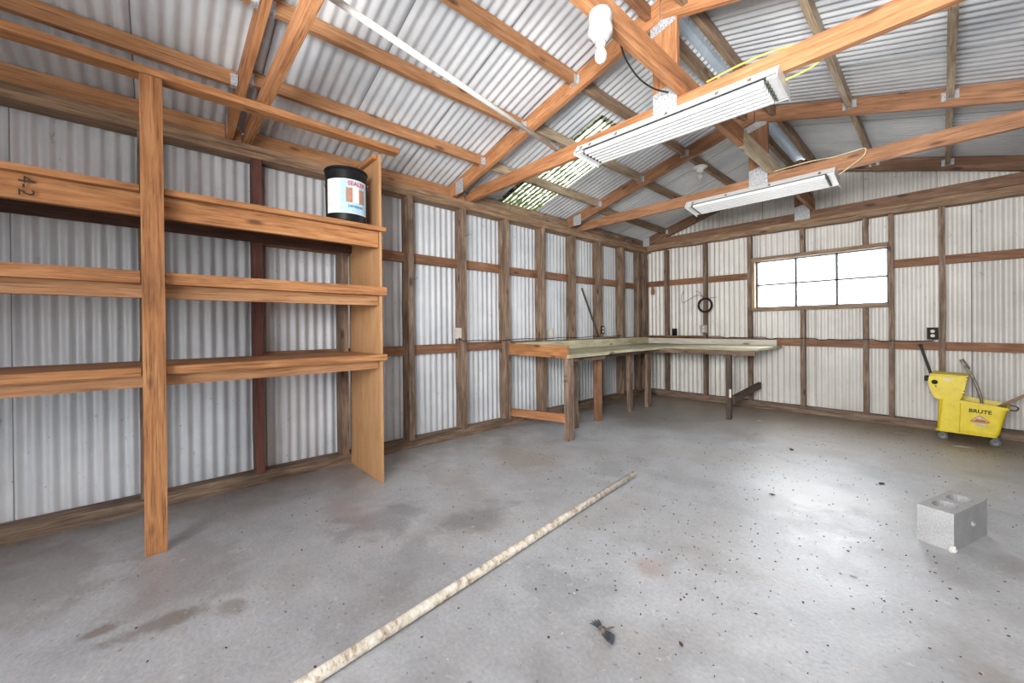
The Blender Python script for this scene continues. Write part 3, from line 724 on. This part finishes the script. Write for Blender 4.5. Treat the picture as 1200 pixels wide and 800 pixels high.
# ---------------------------------------------------------------- tube lights
def tube_light(name, label, loc, rz, L, WD, n, nclip, slope):
    t = thing(name, label, 'light fixture', loc, rz, 'hanging tube lights'); t.rotation_euler = (slope, 0, rz)
    H = .055
    # housing: trapezoid section, long axis X
    bm = bmesh.new(); sec = [(-WD/2, 0), (-WD/2+.045, H), (WD/2-.045, H), (WD/2, 0), (WD/2-.006, 0), (WD/2-.048, H-.006), (-WD/2+.048, H-.006), (-WD/2+.006, 0)]
    A = [bm.verts.new((-L/2, a, b)) for a, b in sec]; B = [bm.verts.new((L/2, a, b)) for a, b in sec]
    for i in range(8): bm.faces.new((A[i], A[(i+1) % 8], B[(i+1) % 8], B[i]))
    for V in (A, B):
        for q in ((0, 1, 6, 7), (1, 2, 5, 6), (2, 3, 4, 5)): bm.faces.new([V[i] for i in q])
    bmobj('housing', bm, WHITE, t)
    bm = bmesh.new(); bmesh.ops.create_cube(bm, size=1)
    for v in bm.verts: v.co = Vector((v.co.x*(L-.02), v.co.y*(WD-.10), v.co.z*.004+H-.012))
    bmobj('reflector', bm, WHITE, t)
    for s in (-1, 1):
        bm = bmesh.new(); sec2 = [(-WD/2, -.004), (-WD/2+.045, H+.002), (WD/2-.045, H+.002), (WD/2, -.004), (WD/2, -.022), (-WD/2, -.022)]
        A = [bm.verts.new((s*L/2, a, b)) for a, b in sec2]; B = [bm.verts.new((s*(L/2+.003), a, b)) for a, b in sec2]
        bm.faces.new(A); bm.faces.new(B[::-1])
        for i in range(6): bm.faces.new((A[i], A[(i+1) % 6], B[(i+1) % 6], B[i]))
        bmobj('end_plate', bm, WHITE, t)
        bm = bmesh.new(); bmesh.ops.create_cube(bm, size=1)
        for v in bm.verts: v.co = Vector((s*(L/2-.028)+v.co.x*.045, v.co.y*(WD-.06), v.co.z*.03+.012))
        bmobj('socket_rail', bm, WHITE, t)
    pitch = (WD-.07)/n
    for i in range(n):
        yy = -(WD-.07)/2+pitch*(i+.5)
        lathe('lamp_tube', [(.0165, -L/2+.065), (.0175, -L/2+.07), (.0175, L/2-.07), (.0165, L/2-.065)], TUBE, t, (0, yy, -.004), (0, PI/2, 0), n=14)
        for s in (-1, 1): lathe('socket', [(.012, 0), (.012, .012)], SOCK, t, (s*(L/2-.052)-.006, yy, -.004), (0, PI/2, 0), n=8)
    for i in range(nclip[0]):
        u = nclip[1][i]
        bm = bmesh.new(); bmesh.ops.create_cube(bm, size=1)
        for v in bm.verts: v.co = Vector((v.co.x*.018, v.co.y*.006, v.co.z*.034))
        bmesh.ops.bevel(bm, geom=bm.edges[:], offset=.002, segments=1, affect='EDGES')
        o = bmobj('spring_clip', bm, CLIP, t, (u*L, -WD/2+.014, .020), (math.radians(-38), 0, 0))
    return t
tube_light('tube_light_fixture', 'larger white multi-tube light fixture hung below the second truss, nearer the viewer', (2.318, -3.845, 2.405), math.radians(2.6), 1.235, .325, 6,
           (6, [-.46, -.40, -.235, .04, .27, .40]), 0)
tube_light('tube_light_fixture', 'smaller-looking white tube light fixture farther back, above the window wall', (2.270, -1.93, 2.405), math.radians(1.0), 1.235, .325, 6,
           (4, [-.44, -.18, .12, .42]), math.radians(-6))

# bulbs in lampholders
def bulb_lamp(label, loc, s=1.0, wide=False):
    t = thing('bulb_holder', label, 'lamp', loc, 0, 'bare bulbs under the roof'); t.scale = (s, s, s)
    # hangs downward from loc (top)
    if not wide:
        lathe('holder_body', [(.040, 0), (.060, -.004), (.062, -.030), (.058, -.075), (.064, -.082), (.064, -.118), (.050, -.128), (.036, -.150), (.024, -.155), (.024, -.150)], PORC, t, n=28)
        lathe('collar', [(.026, -.148), (.026, -.172), (.020, -.178)], OLDWHITE, t, n=20)
        lathe('bulb', [(.013, -.165), (.015, -.178), (.024, -.196), (.031, -.216), (.032, -.230), (.027, -.250), (.014, -.264), (.002, -.268)], BULB, t, n=22)
    else:
        lathe('holder_body', [(.075, 0), (.082, -.006), (.078, -.018), (.045, -.030), (.032, -.062), (.030, -.070)], WHITE, t, n=28)
        lathe('bulb', [(.013, -.068), (.020, -.078), (.034, -.100), (.036, -.118), (.028, -.138), (.008, -.148)], BULB, t, n=22)
    return t
bulb_lamp('white lampholder with a bare bulb under the tie beam near the top', (2.43, -4.74, 2.600), .88)
bulb_lamp('small white lampholder by the roof sheets beyond the larger tube light', (1.62, -1.62, 2.98), wide=True)

# ---------------------------------------------------------------- pipes
tube('pipe', [(1.912, -3.60, .022), (1.985, -4.4, .022), (2.20, -6.62, .022)], .021, PVC, None, 16)
o = bpy.data.objects['pipe']; o.name = 'plastic_pipe'
tag(o, 'long dirty white plastic pipe lying on the concrete floor', 'pipe')
o = tube('plastic_pipe', [(1.315, -3.64, 2.615), (1.72, -5.96, 2.615)], .0165, PVC_CLEAN, None, 14)
tag(o, 'long white plastic pipe stored overhead across the truss chords', 'pipe')

# ---------------------------------------------------------------- concrete block
def conc_block():
    t = thing('concrete_block', 'grey two-core concrete block standing on the floor at the right', 'concrete block', (3.527, -3.135, 0), math.radians(-18))
    w2, l2, h = .068, .199, .19
    import itertools
    nseg = 20; bm = bmesh.new()
    cells = [(-.085, .045, .060), (.085, .045, .060)]   # cy, rx, ry
    # top/bottom faces built as two rectangles each with an elliptical hole, lofted
    def ring(cy, rx, ry, z): return [bm.verts.new((rx*math.copysign(abs(math.cos(a))**.8, math.cos(a)), cy+ry*math.copysign(abs(math.sin(a))**.8, math.sin(a)), z)) for a in [2*PI*(k+.5)/nseg for k in range(nseg)]]
    for ci, (cy, rx, ry) in enumerate(cells):
        y0, y1 = (-l2, 0) if ci == 0 else (0, l2)
        def outer(z):
            out = []
            for k in range(nseg):
                a = 2*PI*(k+.5)/nseg; dx, dy = math.cos(a), math.sin(a)
                hx, hy0, hy1 = w2, cy-y0, y1-cy
                tt = min(hx/abs(dx) if dx else 9, (hy1/dy if dy > 0 else hy0/-dy))
                out.append(bm.verts.new((dx*tt, cy+dy*tt, z)))
            return out
        it, ot, ib, ob = ring(cy, rx, ry, h), outer(h), ring(cy, rx*.88, ry*.88, .0), outer(0)
        for k in range(nseg):
            k2 = (k+1) % nseg
            bm.faces.new((ot[k], ot[k2], it[k2], it[k])); bm.faces.new((ob[k2], ob[k], ib[k], ib[k2])); bm.faces.new((it[k], it[k2], ib[k2], ib[k]))
        # corners of the rectangle
        cor = [(w2, y1), (-w2, y1), (-w2, y0), (w2, y0)]
        for cx_, cy_ in cor:
            a = math.atan2(cy_-cy, cx_) % (2*PI); k = int((a/(2*PI)*nseg-.5)) % nseg if (a/(2*PI)*nseg-.5) >= 0 else nseg-1
            k2 = (k+1) % nseg
            vt = bm.verts.new((cx_, cy_, h)); vb = bm.verts.new((cx_, cy_, 0))
            bm.faces.new((ot[k], vt, ot[k2])); bm.faces.new((ob[k2], vb, ob[k]))
    bmesh.ops.remove_doubles(bm, verts=bm.verts[:], dist=.0005)
    for (a, b, c, d) in (((w2, -l2), (w2, l2), 0, 0), ((w2, l2), (-w2, l2), 0, 0), ((-w2, l2), (-w2, -l2), 0, 0), ((-w2, -l2), (w2, -l2), 0, 0)):
        vs = [bm.verts.new((a[0], a[1], 0)), bm.verts.new((b[0], b[1], 0)), bm.verts.new((b[0], b[1], h)), bm.verts.new((a[0], a[1], h))]
        bm.faces.new(vs)
    bmesh.ops.remove_doubles(bm, verts=bm.verts[:], dist=.0003)
    bmobj('block_body', bm, BLOCK, t)
    bm = bmesh.new(); bmesh.ops.create_icosphere(bm, subdivisions=2, radius=.012)
    for v in bm.verts: v.co *= random.uniform(.7, 1.2)
    bmobj('mortar_lump', bm, BLOCK, t, (w2+.002, .01, .10))
    bm = bmesh.new(); bmesh.ops.create_icosphere(bm, subdivisions=2, radius=.018)
    for v in bm.verts: v.co *= random.uniform(.7, 1.2)
    bmobj('mortar_lump', bm, PAPERW, t, (w2-.004, -l2-.002, .014))
    return t
conc_block()

# ---------------------------------------------------------------- mop bucket
mb = thing('mop_bucket', 'yellow plastic mop bucket with side wringer against the back wall', 'mop bucket', (3.665, -.40, 0), math.radians(-3))
def loft(name, secs, mat, par, cap0=True, cap1=True, bev=0, smooth=False):
    bm = bmesh.new(); R = [[bm.verts.new(v) for v in s] for s in secs]; n = len(R[0])
    for a, b in zip(R, R[1:]):
        for k in range(n): bm.faces.new((a[k], a[(k+1) % n], b[(k+1) % n], b[k]))
    if cap0: bm.faces.new(R[0][::-1])
    if cap1: bm.faces.new(R[-1])
    if bev: bmesh.ops.bevel(bm, geom=bm.edges[:], offset=bev, segments=2, affect='EDGES')
    return bmobj(name, bm, mat, par, smooth=smooth)
def rrect(x0, x1, y0, y1, z, r=.03, k=4, zf=None):
    out = []
    for cx, cy, a0 in ((x1-r, y1-r, 0), (x0+r, y1-r, PI/2), (x0+r, y0+r, PI), (x1-r, y0+r, 1.5*PI)):
        for i in range(k+1):
            a = a0+PI/2*i/k; xx = cx+r*math.cos(a); out.append((xx, cy+r*math.sin(a), z if zf is None else zf(xx, z)))
    return out
# tub: tapers out to the right, the rim falls away from the wringer end
def rimz(x, z): return z-0.055*max(0, min(1, (x+.05)/.3))
tub = [rrect(-.215, .175, -.165, .165, .085), rrect(-.20, .19, -.17, .17, .12), rrect(-.19, .235, -.18, .18, .40, zf=rimz), rrect(-.19, .25, -.19, .19, .402, zf=rimz), rrect(-.19, .25, -.19, .19, .425, zf=rimz),
       rrect(-.17, .232, -.172, .172, .425, zf=rimz), rrect(-.165, .225, -.165, .165, .39, zf=rimz), rrect(-.17, .17, -.15, .15, .13)]
loft('tub', tub, YELLOW, mb)
# left pillar under the wringer
loft('wringer_support', [rrect(-.19, -.05, -.182, -.10, .10, .012), rrect(-.165, -.04, -.190, -.10, .42, .012), rrect(-.155, -.02, -.190, -.10, .465, .012)], YELLOW, mb)
# wringer body, leaning slightly
WR = [(-.262, .59), (-.238, .645), (-.005, .640), (-.012, .55), (-.035, .455), (-.140, .462), (-.155, .405), (-.205, .40), (-.240, .47)]
prism('wringer', WR, 'y', -.20, .14, YELLOW, mb, bev=.012)
prism('wringer_rim', [(-.245, .638), (-.243, .652), (.005, .645), (.003, .632)], 'y', -.208, .148, YELLOW, mb, bev=.002, seg=1)
for i in range(5):
    z_ = .475+.032*i; prism('side_rib', [(-.034+.005*i, z_), (-.022+.005*i, z_+.002), (-.020+.005*i, z_+.018), (-.030+.005*i, z_+.020)], 'y', -.19, .12, YELLOW, mb)
lathe('pivot_cap', [(.022, 0), (.022, .012), (.012, .014)], BROWNBOX, mb, (-.212, -.20, .570), (PI/2, 0, 0), 18)
lathe('rivet', [(.006, 0), (.005, .004)], BROWNBOX, mb, (-.205, -.20, .530), (PI/2, 0, 0), 10)
box('latch', (-.285, -.18, .57), (-.255, -.12, .625), BLACK, None, bev=.006).parent = mb
beam('wringer_handle', (-.235, -.14, .62), (-.312, -.14, .925), .028, .022, BLACK, None, side=(0, 1, 0)).parent = mb
box('handle_grip', (-.328, -.165, .915), (-.300, -.115, .94), BLACK, None, bev=.006).parent = mb
box('maker_plate', (-.150, -.2035, .590), (-.100, -.2005, .612), OLDWHITE, None, bev=.001).parent = mb
text('lettering', 'BRUTE', .047, TXT_BLACK, frame((.075, -.1900, .318), (1, 0, -.035), (0, .03, 1)), mb, bold=.0005, depth=.004)
# wet floor emblem
def tri(name, s, y, mat, cz=.225, cx=.075):
    prism(name, [(cx, cz+s*.62), (cx+s*.66, cz), (cx+s*.5, cz-s*.12), (cx-s*.5, cz-s*.12), (cx-s*.66, cz)], 'y', y-.0015, y, mat, mb)
tri('emblem', .095, -.181, ORANGE_EM); tri('emblem', .070, -.1825, PAPERW, .232); tri('emblem', .055, -.184, ORANGE_EM, .233)
text('lettering', 'CAUTION', .018, TXT_BLACK, frame((.075, -.187, .228), (1, 0, -.03), (0, .03, 1)), mb, depth=.001)
prism('emblem_figure', [(.055, .258), (.075, .262), (.082, .252), (.100, .243), (.078, .243), (.066, .247)], 'y', -.188, -.1845, PAPERW, mb)
for w_ in (0, 1): box('emblem_band', (.04, -.186, .195-.014*w_), (.11, -.180, .203-.014*w_), PAPERW, None, bev=0).parent = mb
for sx, sy in ((-.165, -.13), (.165, -.13), (-.165, .13), (.165, .13)):
    c = thing_c = empty('caster'); c.parent = mb; c.location = (sx, sy, 0)
    lathe('wheel', [(.020, -.012), (.036, -.012), (.038, -.008), (.038, .008), (.036, .012), (.020, .012)], CASTER, c, (0, 0, .038), (PI/2, 0, .2), 22)
    lathe('hub', [(.019, -.014), (.019, .014)], CASTERM, c, (0, 0, .038), (PI/2, 0, .2), 16)
    prism('fork', [(-.012, .035), (.012, .035), (.016, .090), (-.016, .090)], 'y', -.019, -.016, CASTER, c)
    prism('fork', [(-.012, .035), (.012, .035), (.016, .090), (-.016, .090)], 'y', .016, .019, CASTER, c)
tube('bail_handle', smooth_path([(.25, -.17, .355), (.285, -.12, .352), (.30, 0, .36), (.285, .12, .358), (.25, .17, .36)], 5), .005, BROWNBOX, None, 8).parent = mb
# mops standing in the bucket
t = thing('bent_metal_pipe', 'bent grey metal mop handle leaning in the yellow bucket', 'mop', (3.72, -.40, .15))
tube('shaft', smooth_path([(3.748, -.40, .30), (3.745, -.41, .42), (3.70, -.42, .60), (3.655, -.43, .70), (3.625, -.44, .775)], 5), .011, MOP, t, 10)
tube('clamp', [(3.665, -.415, .70), (3.62, -.43, .79)], .017, MOP, t, 10)
t = thing('wooden_mop', 'wooden mop handle sticking out of the yellow bucket to the right edge', 'mop', (3.80, -.38, .15))
tube('shaft', [(3.77, -.36, .28), (4.40, -.34, .80)], .012, W_HANDLE, t, 12)

# ---------------------------------------------------------------- electrical bits
def outlet(label, c, n, mat, face, w=.07, h=.115, d=.045, sockets=True, group=None):
    """box with a face plate; n = outward direction"""
    t = thing('outlet_box', label, 'outlet', c)
    n = Vector(n); s = Vector((0, 0, 1)).cross(n).normalized()
    def bb(name, cc, dims, m, b=.003):
        bm = bmesh.new(); bmesh.ops.create_cube(bm, size=1)
        for v in bm.verts: v.co = s*v.co.x*dims[0]+n*v.co.y*dims[1]+Vector((0, 0, 1))*v.co.z*dims[2]
        bmesh.ops.bevel(bm, geom=bm.edges[:], offset=b, segments=1, affect='EDGES'); return bmobj(name, bm, m, t, cc)
    bb('box', n*d/2, (w*.86, d, h*.92), mat); bb('face_plate', n*(d+.002), (w, .004, h), face, .001)
    if sockets:
        for z in (.024, -.024):
            o = lathe('socket', [(.017, 0), (.017, .003)], OLDWHITE if face is not OLDWHITE else PAPERW, t, n*(d+.003)+Vector((0, 0, z)), n.to_track_quat('Z', 'Y').to_euler(), 14)
    return t
outlet('white outlet box on the side of a left wall stud right of the shelving', (0.085, -3.925, 1.09), (0, -1, 0), OLDWHITE, OLDWHITE, w=.075)
outlet('small white switch plate on the left wall sheeting above the workbench', (0.03, -2.46, 1.075), (1, 0, 0), OLDWHITE, OLDWHITE, d=.02, sockets=False, w=.08)
outlet('dark brown duplex outlet on the left wall stud near the bench corner', (0.142, -1.455, 1.10), (1, 0, 0), BROWNBOX, BROWNBOX, d=.02)
outlet('grey steel outlet box on the back wall stud under the cable coil', (1.058, -0.094, 1.10), (0, -1, 0), GREYBOX, GREYBOX, w=.10)
outlet('dark duplex outlet on the back wall above the mop bucket', (3.425, -0.02, 1.04), (0, -1, 0), BROWNBOX, BROWNBOX, d=.05, w=.085, h=.13)
t = thing('tin', 'small black tin standing on the ledge by the back wall', 'tin', (.60, -.118, .996))
lathe('can_body', [(.036, 0), (.036, .105), (.034, .108)], BLACK, t, n=20); lathe('rim', [(.034, .106), (.037, .108), (.037, .112), (.030, .112)], BROWNBOX, t, n=20)
# cable coil on a nail
t = thing('cable_coil', 'coil of thin black cable hanging on a back wall stud', 'cable', (1.075, -.105, 1.47))
for k in range(5):
    r_ = .105-.010*(k % 3); pts = [(1.075+(r_)*math.cos(a)+.004*k-.008, -.108-.003*k, 1.46+(r_*1.05)*math.sin(a)) for a in [2*PI*i/24 for i in range(25)]]
    tube('loop', pts, .004, WIREB, t, 6)
tube('loose_end', smooth_path([(1.075, -.105, 1.57), (.97, -.11, 1.62), (.86, -.10, 1.58), (.72, -.08, 1.52), (.70, -.08, 1.62), (.74, -.08, 1.70)], 6), .003, WIREB, t, 6)
tube('loose_end', smooth_path([(1.06, -.11, 1.56), (1.00, -.13, 1.66), (.94, -.12, 1.69)], 5), .003, WIREB, t, 6)
tube('loose_end', smooth_path([(1.10, -.12, 1.56), (1.18, -.15, 1.565), (1.26, -.14, 1.57)], 5), .003, WIREB, t, 6)
tag(lathe('nail', [(.003, 0), (.003, .05), (.006, .05), (.006, .052)], NAIL, None, (1.075, -.085, 1.565), (PI/2, 0, 0), 8), 'nail holding the cable coil on the back wall stud', 'nail')
# cables along the blocking
pts = []
for i in range(30):
    x_ = 1.12+i*(3.43-1.12)/29; pts.append((x_, -.10-.004*math.sin(i*1.7), .985-.012*(x_-1.1)+.006*math.sin(i*.9)-(.02 if i % 7 == 3 else 0)))
tag(tube('wall_cable', [(1.058, -.135, 1.05)]+pts+[(3.425, -.10, .975)], .005, WIREB, None, 6), 'black cable running along the back wall blocking to the right outlet', 'cable')
pts = [(0.146+.003*math.sin(i*1.3), -3.92+i*.09, 1.005+.006*math.sin(i*.8)) for i in range(34)]
tag(tube('wall_cable', [(0.125, -3.96, 1.04)]+pts, .005, WIREB, None, 6), 'black cable running along the left wall studs above the workbench', 'cable')
# cords on chords
def cord(label, mat, pts, r=.005):
    tag(tube('power_cord', smooth_path(pts, 8), r, mat, None, 6), label, 'cord')
cord('yellow power cord over the truss chord above the larger tube light', WIREY, [(2.55, -3.83, 2.60), (2.72, -3.84, 2.606), (2.88, -3.835, 2.604), (2.98, -3.80, 2.602), (3.06, -3.77, 2.59), (3.10, -3.765, 2.54), (3.06, -3.76, 2.48), (2.94, -3.80, 2.44)])
cord('cream power cord looped over the truss chord above the farther tube light', WIREC, [(2.40, -1.91, 2.606), (2.55, -1.915, 2.612), (2.72, -1.915, 2.612), (2.86, -1.90, 2.604), (3.00, -1.90, 2.61), (3.07, -1.925, 2.60), (3.06, -1.93, 2.54), (2.98, -1.935, 2.48), (2.90, -1.93, 2.43)])
tag(tube('hook_wire', smooth_path([(2.37, -4.50, 2.66), (2.34, -4.38, 2.60), (2.32, -4.20, 2.575), (2.31, -4.0, 2.60), (2.31, -3.825, 2.65)], 6), .005, WIREB, None, 6), 'black cable sagging from the bulb holder to the king post', 'cable')
# wire hooks under purlins
for lab, x_, y_, z_ in (('bent wire hook hanging under the purlin over the second roof bay', 1.10, -4.35, 2.838), ('bent wire hook hanging beside the end of the truss near the green roof sheet', .60, -3.55, 2.688)):
    tag(tube('wire_hook', smooth_path([(x_, y_, z_), (x_+.01, y_, z_-.03), (x_-.01, y_+.01, z_-.06), (x_+.015, y_, z_-.085), (x_+.03, y_, z_-.07)], 5), .0022, CLIP, None, 6), lab, 'hook')
# leaning bar, wall bracket, nails
tag(beam('steel_bar', (.095, -1.86, 1.69), (.100, -1.47, .99), .022, .02, W_DARK, None), 'dark narrow bar leaning between left wall studs behind the bench', 'bar')
t = thing('wall_bracket', 'small rusty tag hanging on the back wall blocking near the corner', 'bracket', (.20, -.05, 1.79))
prism('plate', [(-.02, .02), (.02, .02), (.035, -.06), (.025, -.11), (-.025, -.11), (-.035, -.06)], 'y', -.012, -.002, RUSTY, t)
tube('hook', [(.20, -.055, 1.82), (.20, -.075, 1.86)], .004, RUSTY, t, 6)
for i, (x_, y_, z_, dx, dy, lab) in enumerate(((.138, -4.50, 2.13, .05, -.03, 'bent nail sticking out of the left wall stud just beyond the shelving, high up'),
                           (.138, -4.49, 1.60, .05, .03, 'bent nail sticking out of the same left wall stud lower down'),
                           (.138, -3.89, 2.10, .05, .05, 'nail sticking out of the left wall stud with the white outlet'))):
    tag(tube('nail', [(x_-.006, y_, z_), (x_+dx, y_+dy, z_+.02)], .0028, NAIL, None, 6), lab, 'nail')

# ---------------------------------------------------------------- litter on the floor
def flake_pile(name, label, spots, mat, smin, smax):
    bm = bmesh.new()
    for (x_, y_) in spots:
        s = random.uniform(smin, smax); a = random.uniform(0, PI); asp = random.uniform(.3, 1); n = random.choice((4, 5, 6))
        top = []; bot = []
        for k in range(n):
            b = 2*PI*k/n; rr = s*random.uniform(.6, 1)
            u, v = rr*math.cos(b), rr*asp*math.sin(b); px = x_+u*math.cos(a)-v*math.sin(a); py = y_+u*math.sin(a)+v*math.cos(a)
            h_ = random.uniform(.001, s*.5); top.append(bm.verts.new((px, py, h_+.001))); bot.append(bm.verts.new((px, py, .0003)))
        bm.faces.new(top); bm.faces.new(bot[::-1])
        for k in range(n): bm.faces.new((bot[k], bot[(k+1) % n], top[(k+1) % n], top[k]))
    o = bmobj(name, bm, mat); o['kind'] = 'stuff'; return tag(o, label, 'debris')
def scatter(n, cx, cy, sx, sy):
    out = []
    while len(out) < n:
        x_, y_ = random.gauss(cx, sx), random.gauss(cy, sy)
        if .2 < x_ < 4.4 and -7.6 < y_ < -.15 and not (3.33 < x_ < 3.73 and -3.4 < y_ < -2.8) and not (abs(x_-(1.912-.0952*(y_+3.6))) < .05 and y_ < -3.5): out.append((x_, y_))
    return out
sp1 = scatter(650, 2.7, -3.4, 1.1, 1.4)+scatter(200, 3.6, -.7, .8, .35)+scatter(120, 2.5, -4.4, .25, .35)+scatter(90, 1.2, -4.5, .8, 1.3)+scatter(80, 4.0, -3.2, .3, .7)
sp2 = scatter(220, 2.7, -4.0, .8, 1.0)+scatter(60, 3.6, -.9, .6, .3)
flake_pile('leaf_litter', 'small dark leaf crumbs and grit scattered over the concrete floor', sp1, LEAF, .0025, .007)
flake_pile('wood_chips', 'pale chips and flakes scattered over the concrete floor', sp2, CHIP, .002, .007)
# single leaves and scraps one can point to
def leaf(label, x_, y_, s, a, mat=LEAF, nm='dry_leaf', cat='leaf', curl=.35):
    bm = bmesh.new(); prof = [(-1, 0), (-.6, .32), (-.1, .45), (.4, .32), (1, 0)]
    up = []; lo = []; md = []
    for u, v in prof:
        up.append((u*s, v*s)); lo.append((u*s, -v*s)); md.append((u*s, 0))
    V = {}
    def mk(x, y, dz): return bm.verts.new((x, y, .0015+dz+abs(y)*curl+abs(x)*curl*.3))
    T = [[mk(x, y, .0012) for x, y in row] for row in (up, md, lo)]; Bt = [[mk(x, y, 0) for x, y in row] for row in (up, md, lo)]
    for G, fl_ in ((T, 1), (Bt, -1)):
        for r in range(2):
            for c in range(4):
                q = [G[r][c], G[r][c+1], G[r+1][c+1], G[r+1][c]]
                bm.faces.new(q if fl_ > 0 else q[::-1])
    bmesh.ops.remove_doubles(bm, verts=bm.verts[:], dist=.0001)
    tag(bmobj(nm, bm, mat, None, (x_, y_, 0), (0, 0, a)), label, cat)
leaf('dry brown leaf in the bright patch of floor right of centre', 2.72, -3.22, .022, .5)
leaf('dry brown leaf on the floor short of the benches, middle of the room', 2.56, -1.98, .035, 2.1)
leaf('dry brown leaf left of the concrete block', 3.20, -2.45, .03, 1.1)
leaf('dark curled leaf on the floor near the bottom centre of the view', 2.86, -4.9, .014, 2.4)
leaf('small rust brown leaf on the floor at the lower right corner', 3.62, -4.72, .016, .2, RUSTY)
leaf('long pale splinter lying in front of the mop bucket', 3.62, -.78, .075, .15, PAPERW, 'wood_splinter', 'scrap', .08)
leaf('short pale splinter near the front left caster of the mop bucket', 3.20, -.52, .06, .3, CHIP, 'wood_splinter', 'scrap', .08)
leaf('white round scrap on the floor left of the concrete block', 3.22, -3.95, .016, 0, PAPERW, 'paper_scrap', 'scrap', .1)
leaf('white paper scrap on the floor between the bench leg and the window', 2.02, -.95, .045, .9, PAPERW, 'paper_scrap', 'scrap', .1)
leaf('pale chip on the brown stain left of the floor pipe', 1.62, -6.0, .010, 0, PAPERW, 'paper_scrap', 'scrap', .1)
# feather clump
t = thing('feather_clump', 'small clump of dark slate feathers on the floor right of the pipe', 'feathers', (2.64, -5.06, 0))
def feather(x0, y0, a, L, wd, mat, z0=.003, z1=.02):
    bm = bmesh.new(); n = 6; T = []; Bm = []
    for i in range(n+1):
        u = i/n; ww = wd*math.sin(PI*min(1, .15+u*.85))**.6+.0008; zz = z0+(z1-z0)*math.sin(u*2.2)*.6
        for lst, dz in ((T, .001), (Bm, 0)): lst.append([bm.verts.new((u*L, -ww, zz+dz)), bm.verts.new((u*L, 0, zz+dz+.002)), bm.verts.new((u*L, ww, zz+dz))])
    for G in (T, Bm):
        for i in range(n):
            for k in range(2): bm.faces.new((G[i][k], G[i+1][k], G[i+1][k+1], G[i][k+1]))
    bmobj('feather', bm, mat, t, (x0, y0, 0), (0, 0, a))
for i in range(7): feather(.004*i-.01, -.003*i, -.05-.09*i+YAW*.3, .055, .006, FEATH, .003+.0015*i, .018)
for i in range(4): feather(-.01, .005, 2.5+.3*i, .045, .004, FEATH)
feather(.0, .005, 1.1, .045, .003, FEATHB)
bm = bmesh.new(); bmesh.ops.create_icosphere(bm, subdivisions=2, radius=.016)
for v in bm.verts: v.co = Vector((v.co.x*1.5, v.co.y, v.co.z*.6+.009))*random.uniform(.85, 1.1)
bmobj('down', bm, FEATHB, t, (-.004, .002, 0), (0, 0, -.6))
